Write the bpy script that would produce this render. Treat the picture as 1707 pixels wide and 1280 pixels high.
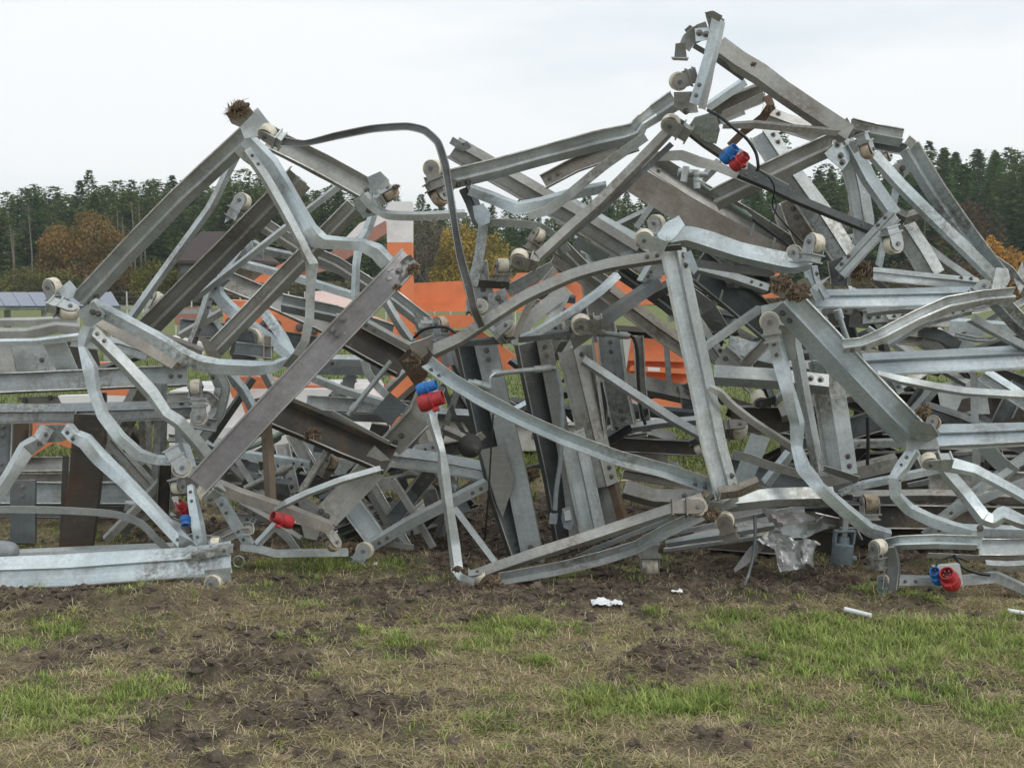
import bpy, math, random
import numpy as np
from mathutils import Vector, Matrix, noise as mnoise

# ---------------------------------------------------------------- camera, sky, light
S = bpy.context.scene
for o in list(bpy.data.objects): bpy.data.objects.remove(o)
COL = S.collection
FPX, CX, CY, HORIZ, CAMH = 2200.0, 853.5, 640.0, 480.0, 1.6
PITCH = math.atan((CY-HORIZ)/FPX)
cd = bpy.data.cameras.new('camera'); cam = bpy.data.objects.new('camera', cd); COL.objects.link(cam)
cd.sensor_width = 36.0; cd.lens = FPX/1707*36.0; cd.clip_start = 0.1; cd.clip_end = 9000
cam.location = (0, 0, CAMH); cam.rotation_euler = (math.pi/2-PITCH, 0, 0)
S.camera = cam
CAMP = Vector((0, 0, CAMH))

SUN_EL, SUN_ROT = math.radians(46), math.radians(125)
world = bpy.data.worlds.new('World'); S.world = world; world.use_nodes = True
wt = world.node_tree; wt.nodes.clear()
wo = wt.nodes.new('ShaderNodeOutputWorld')
sky = wt.nodes.new('ShaderNodeTexSky'); sky.sky_type = 'NISHITA'; sky.sun_disc = False
sky.sun_elevation = SUN_EL; sky.sun_rotation = SUN_ROT
bg1 = wt.nodes.new('ShaderNodeBackground'); bg1.inputs[1].default_value = 0.11
wt.links.new(sky.outputs[0], bg1.inputs[0])
bg2 = wt.nodes.new('ShaderNodeBackground'); bg2.inputs[1].default_value = 1.0
tc = wt.nodes.new('ShaderNodeTexCoord')
mp = wt.nodes.new('ShaderNodeMapping'); mp.inputs['Scale'].default_value = (1.0, 1.0, 4.5)
mp.inputs['Rotation'].default_value = (0, 0.12, 0)
nz = wt.nodes.new('ShaderNodeTexNoise'); nz.inputs['Scale'].default_value = 1.7
nz.inputs['Detail'].default_value = 7; nz.inputs['Roughness'].default_value = 0.52
cr = wt.nodes.new('ShaderNodeValToRGB')
cr.color_ramp.elements[0].position = 0.36; cr.color_ramp.elements[0].color = (0.68, 0.785, 0.845, 1)
cr.color_ramp.elements[1].position = 0.60; cr.color_ramp.elements[1].color = (0.97, 0.985, 0.99, 1)
wt.links.new(tc.outputs['Generated'], mp.inputs[0]); wt.links.new(mp.outputs[0], nz.inputs[0])
wt.links.new(nz.outputs[0], cr.inputs[0]); wt.links.new(cr.outputs[0], bg2.inputs[0])
mx = wt.nodes.new('ShaderNodeMixShader'); mx.inputs[0].default_value = 0.93
wt.links.new(bg1.outputs[0], mx.inputs[1]); wt.links.new(bg2.outputs[0], mx.inputs[2])
wt.links.new(mx.outputs[0], wo.inputs[0])

sd = bpy.data.lights.new('sun', 'SUN'); sd.energy = 1.4; sd.angle = math.radians(20); sd.color = (1.0, 0.96, 0.9)
sun = bpy.data.objects.new('sun', sd); COL.objects.link(sun)
sv = Vector((math.sin(SUN_ROT)*math.cos(SUN_EL), math.cos(SUN_ROT)*math.cos(SUN_EL), math.sin(SUN_EL)))
sun.rotation_euler = sv.to_track_quat('Z', 'Y').to_euler()
sun.location = (0, 0, 30)
S.view_settings.view_transform = 'Standard'; S.view_settings.look = 'None'
S.view_settings.gamma = 1.0; S.view_settings.exposure = 0.12; S.view_settings.use_curve_mapping = False
S.render.engine = 'CYCLES'

rnd = random.Random(7)

# ---------------------------------------------------------------- helpers
def P(px, py, d):
    a = (px-CX)/FPX; b = (CY-py)/FPX
    dy = math.cos(PITCH)+b*math.sin(PITCH); dz = -math.sin(PITCH)+b*math.cos(PITCH)
    t = d/dy
    return Vector((a*t, d, CAMH+dz*t))

class Nodes:
    def __init__(s, name, rough=0.6, metal=0.0):
        s.m = bpy.data.materials.new(name); s.m.use_nodes = True; s.t = s.m.node_tree
        s.p = s.t.nodes['Principled BSDF']; s.p.inputs['Roughness'].default_value = rough
        s.p.inputs['Metallic'].default_value = metal
    def n(s, k, **kw):
        x = s.t.nodes.new(k)
        for a, v in kw.items():
            if hasattr(x, a): setattr(x, a, v)
            else: x.inputs[a].default_value = v
        return x
    def l(s, a, b): s.t.links.new(a, b)
    def noise(s, vec, scale, detail=5, rough=0.55):
        x = s.n('ShaderNodeTexNoise'); x.inputs['Scale'].default_value = scale
        x.inputs['Detail'].default_value = detail; x.inputs['Roughness'].default_value = rough
        if vec is not None: s.l(vec, x.inputs[0])
        return x.outputs[0]
    def ramp(s, fac, stops):
        x = s.n('ShaderNodeValToRGB'); cr = x.color_ramp
        while len(cr.elements) < len(stops): cr.elements.new(0.5)
        for e, (p, c) in zip(cr.elements, stops):
            e.position = p; e.color = (c, c, c, 1) if isinstance(c, (int, float)) else (*c, 1)
        s.l(fac, x.inputs[0]); return x.outputs[0]
    def mix(s, fac, a, b, mode='MIX'):
        x = s.n('ShaderNodeMix'); x.data_type = 'RGBA'; x.blend_type = mode
        for sock, v in ((x.inputs[0], fac), (x.inputs[6], a), (x.inputs[7], b)):
            if hasattr(v, 'links'): s.l(v, sock)
            elif isinstance(v, (int, float)): sock.default_value = v
            else: sock.default_value = (*v, 1)
        return x.outputs[2]
    def bump(s, h, strength, dist=0.01):
        x = s.n('ShaderNodeBump'); x.inputs['Strength'].default_value = strength
        x.inputs['Distance'].default_value = dist
        s.l(h, x.inputs['Height']); s.l(x.outputs[0], s.p.inputs['Normal'])
    def color(s, c):
        if hasattr(c, 'links'): s.l(c, s.p.inputs['Base Color'])
        else: s.p.inputs['Base Color'].default_value = (*c, 1)

def steel(name, lo, hi, grime, gamt, metal=0.35, rough=0.5, rust=0.0):
    N = Nodes(name, rough, metal)
    geo = N.n('ShaderNodeNewGeometry').outputs['Position']
    uv = N.n('ShaderNodeUVMap').outputs[0]
    oi = N.n('ShaderNodeObjectInfo')
    sp = N.n('ShaderNodeTexVoronoi'); sp.inputs['Scale'].default_value = 85; N.l(geo, sp.inputs[0])
    big = N.noise(geo, 3.0, 4, 0.5)
    c = N.ramp(big, [(0.35, lo), (0.65, hi)])
    spc = N.n('ShaderNodeSeparateColor'); N.l(sp.outputs['Color'], spc.inputs[0])
    spr = N.ramp(spc.outputs[0], [(0.0, 0.90), (1.0, 1.08)])
    c = N.mix(0.8, c, spr, 'MULTIPLY')
    # lengthwise drawing marks and faint run-off marks across the bar
    m = N.n('ShaderNodeMapping'); m.inputs['Scale'].default_value = (1.6, 55, 1); N.l(uv, m.inputs[0])
    st = N.noise(m.outputs[0], 1.0, 4, 0.6)
    c = N.mix(0.6, c, N.ramp(st, [(0.3, 0.86), (0.7, 1.10)]), 'MULTIPLY')
    m4 = N.n('ShaderNodeMapping'); m4.inputs['Scale'].default_value = (13, 2.0, 1); N.l(uv, m4.inputs[0])
    c = N.mix(0.5, c, N.ramp(N.noise(m4.outputs[0], 1.0, 5, 0.65), [(0.35, 0.88), (0.65, 1.07)]), 'MULTIPLY')
    # grime
    g = N.noise(geo, 6.0, 9, 0.66)
    gm = N.ramp(g, [(0.50-gamt*0.12, 0.0), (0.70-gamt*0.05, min(1, 0.25+gamt))])
    c = N.mix(gm, c, grime)
    # dried mud smears in patches
    ms = N.noise(geo, 1.9, 3, 0.5); mf = N.noise(geo, 34, 6, 0.75)
    sm = N.n('ShaderNodeMath', operation='MULTIPLY'); N.l(N.ramp(ms, [(0.50, 0.0), (0.66, 1.0)]), sm.inputs[0]); N.l(N.ramp(mf, [(0.40, 0.0), (0.60, 0.75)]), sm.inputs[1])
    c = N.mix(sm.outputs[0], c, (0.115, 0.09, 0.062))
    # white zinc scuffs
    m2 = N.n('ShaderNodeMapping'); m2.inputs['Scale'].default_value = (34, 8, 1); m2.inputs['Rotation'].default_value = (0, 0, 0.5); N.l(uv, m2.inputs[0])
    sc = N.noise(m2.outputs[0], 1.0, 6, 0.75)
    c = N.mix(N.ramp(sc, [(0.66, 0.0), (0.69, 0.6)]), c, (0.66, 0.69, 0.70))
    m3 = N.noise(geo, 26.0, 5, 0.7)
    c = N.mix(N.ramp(m3, [(0.70, 0.0), (0.74, 0.6)]), c, (0.06, 0.045, 0.03))
    c = N.mix(1.0, c, (1.22, 1.22, 1.22), 'MULTIPLY')
    if rust: c = N.mix(N.ramp(N.noise(geo, 7.0, 6, 0.7), [(0.55, 0.0), (0.66, rust)]), c, (0.16, 0.07, 0.03))
    rr = N.ramp(oi.outputs['Random'], [(0, 0.78), (1, 1.18)])
    c = N.mix(1.0, c, rr, 'MULTIPLY')
    N.color(c)
    N.l(N.ramp(g, [(0.3, rough-0.14), (0.7, rough+0.2)]), N.p.inputs['Roughness'])
    N.bump(N.noise(geo, 12, 3, 0.5), 0.3, 0.006)
    return N.m

def plain(name, col, rough=0.6, metal=0.0, var=0.25, scale=12, dirt=None, damt=0.4, bump=0.2):
    N = Nodes(name, rough, metal)
    geo = N.n('ShaderNodeNewGeometry').outputs['Position']
    nn = N.noise(geo, scale, 6, 0.62)
    c = N.ramp(nn, [(0.3, tuple(x*(1-var) for x in col)), (0.7, tuple(min(1, x*(1+var)) for x in col))])
    if dirt:
        c = N.mix(N.ramp(N.noise(geo, scale*0.6, 8, 0.7), [(0.5, 0.0), (0.66, damt)]), c, dirt)
    N.color(c)
    if bump: N.bump(N.noise(geo, scale*3, 4, 0.6), bump, 0.005)
    return N.m

GR = (0.13, 0.115, 0.095)
MAT = {
 'bright': steel('galvanised_bright', (0.40, 0.455, 0.475), (0.55, 0.60, 0.61), GR, 0.12, 0.62, 0.42),
 'galv':   steel('galvanised_steel', (0.31, 0.335, 0.335), (0.44, 0.465, 0.46), GR, 0.22, 0.58, 0.45),
 'dull':   steel('galvanised_dull', (0.27, 0.272, 0.26), (0.37, 0.368, 0.345), (0.17, 0.15, 0.12), 0.3, 0.45, 0.48),
 'brown':  steel('galvanised_muddy', (0.20, 0.187, 0.165), (0.31, 0.292, 0.258), (0.12, 0.095, 0.065), 0.45, 0.45, 0.52),
 'dark':   steel('galvanised_dark', (0.08, 0.09, 0.092), (0.15, 0.162, 0.165), (0.05, 0.045, 0.035), 0.4, 0.55, 0.42),  # charcoal for wet black steel and for shade painted on deep rails
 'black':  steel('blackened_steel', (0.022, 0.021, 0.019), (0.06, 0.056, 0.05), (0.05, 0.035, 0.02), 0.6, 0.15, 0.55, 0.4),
 'rusty':  steel('rusty_steel', (0.07, 0.05, 0.035), (0.18, 0.15, 0.12), (0.10, 0.05, 0.02), 0.7, 0.1, 0.7, 0.9),
 'mauve':  steel('primed_grey_steel', (0.20, 0.192, 0.20), (0.27, 0.26, 0.265), (0.10, 0.085, 0.075), 0.3, 0.5, 0.42),
 'silver': plain('torn_aluminium', (0.46, 0.46, 0.45), 0.42, 0.75, 0.2, 14, (0.1, 0.09, 0.08), 0.5),
 'cream':  plain('nylon_roller', (0.64, 0.59, 0.48), 0.55, 0, 0.14, 30, (0.20, 0.15, 0.10), 0.85),
 'muddyroller': plain('muddy_roller', (0.45, 0.36, 0.26), 0.7, 0, 0.2, 30, (0.09, 0.06, 0.04), 0.9),
 'edge':   plain('cut_edge_highlight', (0.62, 0.62, 0.58), 0.4, 0.4, 0.25, 25, (0.2, 0.17, 0.12), 0.6),  # cut edges: bare zinc tone plus a highlight painted into the colour
 'pin':    plain('zinc_bolt', (0.17, 0.165, 0.155), 0.45, 0.5, 0.3, 40),
 'rubber': plain('black_rubber', (0.012, 0.012, 0.013), 0.45, 0, 0.3, 30),
 'bellow': plain('dusty_rubber', (0.045, 0.043, 0.04), 0.7, 0, 0.3, 30),
 'hose':   plain('grey_hose', (0.22, 0.24, 0.25), 0.5, 0, 0.2, 30),
 'greentube': plain('greenish_conduit', (0.20, 0.25, 0.22), 0.5, 0.1, 0.2, 30),
 'blue':   plain('blue_plastic', (0.02, 0.16, 0.48), 0.45, 0, 0.2, 40, (0.07, 0.06, 0.06), 0.7, 0.1),
 'red':    plain('red_plastic', (0.42, 0.025, 0.03), 0.45, 0, 0.2, 40, (0.10, 0.05, 0.04), 0.7, 0.1),
 'boxgrey': plain('grey_plastic', (0.48, 0.49, 0.47), 0.5, 0, 0.15, 25, (0.12, 0.1, 0.08), 0.5, 0),
 'motor':  plain('blue_grey_paint', (0.22, 0.27, 0.29), 0.5, 0.1, 0.15, 18, (0.09, 0.08, 0.06), 0.5),
 'orange': plain('orange_paint', (0.76, 0.25, 0.11), 0.42, 0, 0.10, 5, (0.42, 0.16, 0.08), 0.45, 0.05),
 'salmon': plain('faded_salmon_paint', (0.36, 0.19, 0.15), 0.6, 0, 0.15, 5, (0.2, 0.1, 0.07), 0.3, 0.05),
 'white':  plain('white_paint', (0.80, 0.80, 0.79), 0.45, 0, 0.05, 4, (0.35, 0.33, 0.3), 0.35, 0.05),
 'concrete': plain('pale_concrete', (0.52, 0.52, 0.49), 0.9, 0, 0.12, 6, (0.25, 0.23, 0.2), 0.5),
 'straw':  plain('muddy_straw', (0.24, 0.18, 0.11), 0.9, 0, 0.6, 25),
 'peat':   plain('clinging_peat', (0.085, 0.058, 0.038), 0.95, 0, 0.5, 30),
 'brownroof': plain('brown_roof_tiles', (0.055, 0.04, 0.036), 0.8, 0, 0.2, 2),
 'wall':   plain('render_wall', (0.45, 0.42, 0.36), 0.9, 0, 0.1, 2),
 'paper':  plain('white_plastic_scrap', (0.78, 0.80, 0.82), 0.6, 0, 0.05, 20, (0.5, 0.45, 0.4), 0.3),
 'cordwhite': plain('pale_rope', (0.55, 0.48, 0.32), 0.8, 0, 0.2, 20),
}

def mesh_obj(name, verts, faces, mat, parent=None, uvs=None, origin=None, smooth=None, mats=None, fmi=None):
    """verts in world coordinates; stored relative to the parent thing"""
    off = Vector((0, 0, 0))
    if parent is not None: off = Vector(parent['_w'])
    elif origin is not None: off = Vector(origin)
    me = bpy.data.meshes.new(name)
    me.from_pydata([(v[0]-off[0], v[1]-off[1], v[2]-off[2]) for v in verts], [], faces)
    if uvs is not None:
        ul = me.uv_layers.new(name='UVMap')
        flat = [c for uv in uvs for c in uv]
        ul.data.foreach_set('uv', flat)
    if mats:
        for m in mats: me.materials.append(m)
        me.polygons.foreach_set('material_index', fmi)
    else: me.materials.append(mat)
    if smooth is not None:
        me.polygons.foreach_set('use_smooth', [True]*len(me.polygons))
        me.set_sharp_from_angle(angle=math.radians(smooth))
    me.update()
    o = bpy.data.objects.new(name, me); COL.objects.link(o)
    if parent is not None: o.parent = parent; o['_w'] = list(off)
    elif origin is not None: o.location = off
    return o

def tag(o, label=None, cat=None, group=None, kind=None):
    if label: o['label'] = label
    if cat: o['category'] = cat
    if group: o['group'] = group
    if kind: o['kind'] = kind
    return o

def thing(name, label, cat, at, group=None):
    o = bpy.data.objects.new(name, None); COL.objects.link(o)
    o.empty_display_size = 0.1
    o.location = at; o['_w'] = list(at)
    return tag(o, label, cat, group)

# ---- profiles: open polylines in (u, v), u across in the picture plane, v towards the camera
PROF = {
 'L': [(.5, -.30), (0.03, .24), (-.5, -.24)],
 'Lt': [(.5, -.40), (0.2, .14), (-.5, .0)],
 'Lb': [(.5, -.04), (-.16, .14), (-.5, -.36)],
 'V': [(.5, .22), (0, -.22), (-.5, .22)],
 'C': [(.46, .34), (.5, 0), (-.5, 0), (-.46, .34)],
 'Cs': [(.48, .14), (.5, 0), (-.5, 0), (-.48, .14)],
 'Cb': [(.5, -.4), (.5, 0), (-.5, 0), (-.5, -.4)],
 'W': [(.5, .30), (.45, .02), (.04, -.10), (-.05, .24), (-.13, .25), (-.5, -.08)],
 'G': [(.5, .05), (.18, .20), (.14, -.12), (-.40, -.02), (-.5, .22)],
 'X': [(.5, -.36), (.12, .13), (.05, -.03), (-.42, .01), (-.5, .17)],
 'Y': [(.5, .20), (.44, .02), (-.02, -.04), (-.10, .14), (-.5, -.26)],
 'R': [(.5, 0), (-.5, 0)],
 'F': [(.5, -.5), (.5, 0), (-.5, 0)],
}
def outline(poly, t):
    pts = [Vector((a, b, 0)) for a, b in poly]; n = len(pts); A = []; B = []
    for i in range(n):
        d0 = (pts[i]-pts[i-1]).normalized() if i > 0 else (pts[1]-pts[0]).normalized()
        d1 = (pts[i+1]-pts[i]).normalized() if i < n-1 else d0
        n0 = Vector((-d0.y, d0.x, 0)); n1 = Vector((-d1.y, d1.x, 0))
        m = (n0+n1); m = m.normalized() if m.length > 1e-5 else n0
        k = t/2/max(0.35, m.dot(n0))
        A.append(pts[i]+m*k); B.append(pts[i]-m*k)
    return A + B[::-1]

def crom(ctrl, sub, kf=0.5):
    if len(ctrl) == 2:
        return [[a+(b-a)*k/14 for a, b in zip(ctrl[0], ctrl[1])] for k in range(15)]
    out = []; n = len(ctrl)
    for i in range(n-1):
        p0 = ctrl[max(0, i-1)]; p1 = ctrl[i]; p2 = ctrl[i+1]; p3 = ctrl[min(n-1, i+2)]
        L = math.dist(p1[:3], p2[:3])
        # tangents limited by the local length, so kinks do not overshoot
        l0 = max(1e-4, math.dist(p0[:3], p1[:3])); l2 = max(1e-4, math.dist(p2[:3], p3[:3]))
        k0 = L/(L+l0) if i > 0 else 1.0; k2 = L/(L+l2) if i < n-2 else 1.0
        for s in range(sub):
            t = s/sub; row = []
            for a, b, c, d in zip(p0, p1, p2, p3):
                m1 = (c-a)*k0 if i > 0 else (c-b); m2 = (d-b)*k2 if i < n-2 else (c-b)
                h = (2*t**3-3*t**2+1)*b+(t**3-2*t**2+t)*m1*kf+(-2*t**3+3*t**2)*c+(t**3-t**2)*m2*kf
                row.append(h)
            out.append(row)
    out.append(list(ctrl[-1])); return out

DOFF = -0.25
CUR = [None]
BOLT = [None]
def bolt_mesh():
    if BOLT[0]: return BOLT[0]
    v = []; f = []
    def ring(r, z, n=6, a0=0): 
        s = len(v)
        for k in range(n): v.append((r*math.cos(a0+k*2*math.pi/n), r*math.sin(a0+k*2*math.pi/n), z))
        return s
    a = ring(.020, .0, 12); b = ring(.020, .003, 12); c = ring(.0135, .003, 6); d = ring(.0135, .013, 6); e = ring(.008, .013, 6); g = ring(.008, .022, 6)
    for k in range(12): f.append((a+k, a+(k+1) % 12, b+(k+1) % 12, b+k))
    f.append(tuple(b+k for k in range(12)))
    for x, y in ((c, d), (e, g)):
        for k in range(6): f.append((x+k, x+(k+1) % 6, y+(k+1) % 6, y+k))
    f.append(tuple(d+k for k in range(6))); f.append(tuple(g+k for k in range(6)))
    me = bpy.data.meshes.new('bolt'); me.from_pydata(v, [], f); me.materials.append(MAT['pin']); BOLT[0] = me
    return me
def bolt(parent, pos, nrm, sc=1.0):
    o = bpy.data.objects.new('bolt', bolt_mesh()); COL.objects.link(o); o.parent = parent
    o.location = pos-Vector(parent['_w']); o.rotation_euler = nrm.to_track_quat('Z', 'Y').to_euler()
    o.scale = (sc,)*3
    return o

def M(name, pts, w, prof='L', mat='galv', roll=0, b=None, t=None, parent=None, label=None, dent=1.0, raw=False, taper=None):
    """a rolled or folded steel member along picture points (x, y, depth[, width factor[, roll]])"""
    parent = parent or CUR[0]
    if b is None: b = (rnd.choice((1, 2, 3)) if rnd.random() < .5 else 0) if (w >= 16 and prof != 'R' and mat not in ('black',)) else 0
    ctrl = []
    for p in pts:
        d = p[2]+(0 if raw else DOFF); q = P(p[0], p[1], d)
        ctrl.append([q.x, q.y, q.z, w*.95*(p[3] if len(p) > 3 else 1)*d/FPX, (p[4] if len(p) > 4 else 0)])
    e0, e1 = Vector(ctrl[0][:3]), Vector(ctrl[-1][:3])
    if (e1-e0).normalized().cross(((e0+e1)/2-CAMP).normalized()).z < -0.15:
        ctrl = ctrl[::-1]; b = ((b & 1) << 1) | (b >> 1)
    soft = 'strap' in name or 'plate' in name
    if not soft:
        for i in range(1, len(ctrl)-1):
            v0 = Vector(ctrl[i][:3])-Vector(ctrl[i-1][:3]); v1 = Vector(ctrl[i+1][:3])-Vector(ctrl[i][:3])
            an = math.degrees(v0.angle(v1, 0))
            if an > 9:
                q = min(1, an/30)*dent
                ctrl[i][4] += rnd.uniform(-16, 16)*q; ctrl[i][3] *= 1+rnd.uniform(-.10, .16)*q
    st = crom(ctrl, 5, 0.6 if soft else 0.10)
    n = len(st); C = [Vector(s[:3]) for s in st]
    L = [0]
    for i in range(1, n): L.append(L[-1]+(C[i]-C[i-1]).length)
    W = [s[3] for s in st]; W0 = sum(W)/n
    seed = rnd.random()*100
    t = t or max(0.0045, min(0.008, W0*0.06))
    if prof == 'L' and w >= 24: prof = 'X' if rnd.random() < .7 else 'Y'
    prf = PROF[prof]
    ol0 = outline(prf, t/W0)
    m = len(ol0); verts = []; 
    per = [0]
    for j in range(m): per.append(per[-1]+(ol0[(j+1) % m]-ol0[j]).length*W0)
    frames = []
    for i in range(n):
        T = (C[min(n-1, i+1)]-C[max(0, i-1)]).normalized()
        V = (C[i]-CAMP).normalized()
        U = T.cross(V).normalized(); N = T.cross(U).normalized()
        if N.dot(V) > 0: N = -N
        a = math.radians(roll+st[i][4]+dent*3*mnoise.noise(Vector((L[i]*2.2, seed, 3))))
        U2 = U*math.cos(a)+N*math.sin(a); N2 = N*math.cos(a)-U*math.sin(a)
        off = (U*mnoise.noise(Vector((L[i]*2.5, seed, 9)))*0.018+N*mnoise.noise(Vector((L[i]*2.5, seed, 5)))*0.03)*W0*dent
        if i in (0, n-1): off *= 0.3
        c = C[i]+off; frames.append((c, U2, N2, W[i], T))
        ww = W[i]*(1+0.03*dent*mnoise.noise(Vector((L[i]*4, seed, 1))))
        for j, q in enumerate(ol0):
            # dent the free edges a little more than the corners
            e = mnoise.noise(Vector((L[i]*7, seed, q.x*3)))*0.08*dent*(1 if abs(q.x) > .4 else .3)
            e += mnoise.noise(Vector((L[i]*19, seed+4, q.x)))*0.045*dent*(1 if abs(q.x) > .44 else 0)
            rag = T*(mnoise.noise(Vector((q.x*4+seed, q.y*4, i)))*.22*ww*dent) if i in (0, n-1) else Vector()
            verts.append(c+U2*(q.x*ww)+N2*((q.y+e)*ww)+rag)
    faces = []; uvs = []
    for i in range(n-1):
        for j in range(m):
            k = (j+1) % m
            faces.append((i*m+j, i*m+k, (i+1)*m+k, (i+1)*m+j))
            uvs += [(L[i]+seed, per[j]), (L[i]+seed, per[j+1]), (L[i+1]+seed, per[j+1]), (L[i+1]+seed, per[j])]
    h = m//2
    for base, fl in ((0, 1), ((n-1)*m, 0)):
        for j in range(h-1):
            q = [base+j, base+j+1, base+m-2-j, base+m-1-j]
            if fl: q = q[::-1]
            faces.append(tuple(q)); uvs += [(seed, 0), (seed+.01, 0), (seed+.01, .01), (seed, .01)]
    fmi = [1 if (k % m) in (h-1, m-1) else 0 for k in range((n-1)*m)]+[1]*(len(faces)-(n-1)*m)  # free edges and ends take the lighter colour, a painted edge highlight
    o = mesh_obj(name, verts, faces, MAT[mat], parent, uvs, smooth=26, mats=[MAT[mat], MAT['edge'] if mat not in ('black', 'rusty', 'dark', 'mauve') else MAT['dull']], fmi=fmi)
    if parent is None: raise Exception('no thing')
    if label: o['label'] = label
    # bolts on the face that looks at the camera most
    segs = []
    for j in range(len(prf)-1):
        a_, b_ = prf[j], prf[j+1]
        ln = math.hypot(b_[0]-a_[0], b_[1]-a_[1]); segs.append((ln*abs(b_[0]-a_[0]), j))
    j = max(segs)[1]
    def put(i, f):
        c, U2, N2, ww, T = frames[max(0, min(n-1, i))]
        a_, b_ = prf[j], prf[j+1]
        q = (a_[0]+(b_[0]-a_[0])*f, a_[1]+(b_[1]-a_[1])*f)
        dx, dy = b_[0]-a_[0], b_[1]-a_[1]
        nr = (U2*dy*-1+N2*dx); nr.normalize()
        if nr.dot(c-CAMP) > 0: nr = -nr
        return c+U2*q[0]*ww+N2*q[1]*ww+nr*(t/2), nr, T
    tot = L[-1]
    for end, flag in ((0, 1), (1, 2)):
        if b & flag:
            for k, dist in enumerate((0.045, 0.10)):
                if tot < 0.3 and k: break
                s = dist if end == 0 else tot-dist
                i = min(range(n), key=lambda q: abs(L[q]-s))
                p_, nr, T = put(i, 0.5)
                p_ = p_+T*(s-L[i])
                bolt(o, p_, nr, min(.85, max(.5, W0/0.12)))
    o['_w'] = list(Vector(parent['_w']))
    return o

def plate(name, pts, d, mat='galv', t=0.006, parent=None, bolts=(), bend=0.0, raw=False):
    """flat plate cut to a picture polygon; d one depth or one per corner"""
    parent = parent or CUR[0]
    A_ = np.array([[x, y, 1.0] for x, y in pts])
    if isinstance(d, (list, tuple)): k_ = np.linalg.lstsq(A_, np.array(d, float), rcond=None)[0]
    else:
        mx_, my_ = A_[:, 0].mean(), A_[:, 1].mean(); gx, gy = rnd.uniform(-.0012, .0012), rnd.uniform(-.0008, .0018)
        k_ = np.array([gx, gy, d-gx*mx_-gy*my_])
    ds = list(A_@k_)
    Q = [P(x, y, z+(0 if raw else DOFF)) for (x, y), z in zip(pts, ds)]
    c = sum(Q, Vector())/len(Q)
    # best plane normal (Newell)
    nr = Vector()
    for i in range(len(Q)):
        a, b = Q[i], Q[(i+1) % len(Q)]
        nr += Vector(((a.y-b.y)*(a.z+b.z), (a.z-b.z)*(a.x+b.x), (a.x-b.x)*(a.y+b.y)))
    nr.normalize()
    if nr.dot(c-CAMP) > 0: nr = -nr
    n = len(Q)
    V = [q+nr*t/2 for q in Q]+[q-nr*t/2 for q in Q]+[c+nr*t/2+nr*bend, c-nr*t/2+nr*bend]
    F = []
    for i in range(n):
        k = (i+1) % n
        F += [(2*n, i, k), (2*n+1, n+k, n+i), (i, n+i, n+k, k)]
    uv = []
    for f in F:
        for vi in f: uv.append((V[vi].x, V[vi].z))
    o = mesh_obj(name, V, F, MAT[mat], parent, uv)
    for bx, by in bolts:
        r = (P(bx, by, 7)-CAMP).normalized(); k = (c-CAMP).dot(nr)/r.dot(nr)
        bolt(o, CAMP+r*k+nr*t/2, nr, 0.9)
    return o

def sheet(name, corners, nx, ny, amp, freq, mat, parent=None, t=0.003, raw=False, tear=0):
    """crumpled sheet between four picture corners (x,y,d) tl,tr,br,bl"""
    parent = parent or CUR[0]
    Q = [P(x, y, z+(0 if raw else DOFF)) for x, y, z in corners]; seed = rnd.random()*50
    nr = (Q[1]-Q[0]).cross(Q[3]-Q[0]).normalized()
    if nr.dot(Q[0]-CAMP) > 0: nr = -nr
    V = []; F = []; uv = []
    for j in range(ny+1):
        for i in range(nx+1):
            a, b = i/nx, j/ny
            p = Q[0]*(1-a)*(1-b)+Q[1]*a*(1-b)+Q[2]*a*b+Q[3]*(1-a)*b
            k = mnoise.noise(Vector((p.x*freq, p.z*freq, seed)))
            k2 = abs(mnoise.noise(Vector((p.x*freq*2.3, p.z*freq*2.3, seed+7))))
            j1 = mnoise.noise_vector(Vector((p.x*freq, p.z*freq, seed+3)))*amp*0.7
            if b < 1e-6 or b > 1-1e-6 or a < 1e-6 or a > 1-1e-6: j1 *= 1+tear
            V.append(p+nr*(k-k2*0.8)*amp*1.6+j1)
    m = nx+1; N0 = len(V)
    V += [v-nr*t for v in V]
    for j in range(ny):
        for i in range(nx):
            a = j*m+i; F.append((a, a+1, a+m+1, a+m)); F.append((N0+a+m, N0+a+m+1, N0+a+1, N0+a))
    for i in range(nx):
        F.append((i+1, i, N0+i, N0+i+1)); a = ny*m+i; F.append((a, a+1, N0+a+1, N0+a))
    for j in range(ny):
        a = j*m; F.append((a, a+m, N0+a+m, N0+a)); a = j*m+nx; F.append((a+m, a, N0+a, N0+a+m))
    for f in F:
        for vi in f: uv.append((V[vi].x, V[vi].z))
    return mesh_obj(name, V, F, MAT[mat], parent, uv, smooth=22)

def tube_world(C, R, seg=8, caps=True):
    V = []; F = []; n = len(C); ref = Vector((0.13, -0.9, 0.31)).normalized()
    for i in range(n):
        T = (C[min(n-1, i+1)]-C[max(0, i-1)]).normalized()
        A = T.cross(ref)
        if A.length < 0.05: A = T.cross(Vector((1, 0, 0)))
        A.normalize(); B = T.cross(A)
        r = R[i] if isinstance(R, (list, tuple)) else R
        for k in range(seg):
            a = 2*math.pi*k/seg; V.append(C[i]+A*r*math.cos(a)+B*r*math.sin(a))
    for i in range(n-1):
        for k in range(seg):
            F.append((i*seg+k, i*seg+(k+1) % seg, (i+1)*seg+(k+1) % seg, (i+1)*seg+k))
    if caps: F.append(tuple(range(seg))[::-1]); F.append(tuple((n-1)*seg+k for k in range(seg)))
    return V, F

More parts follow.
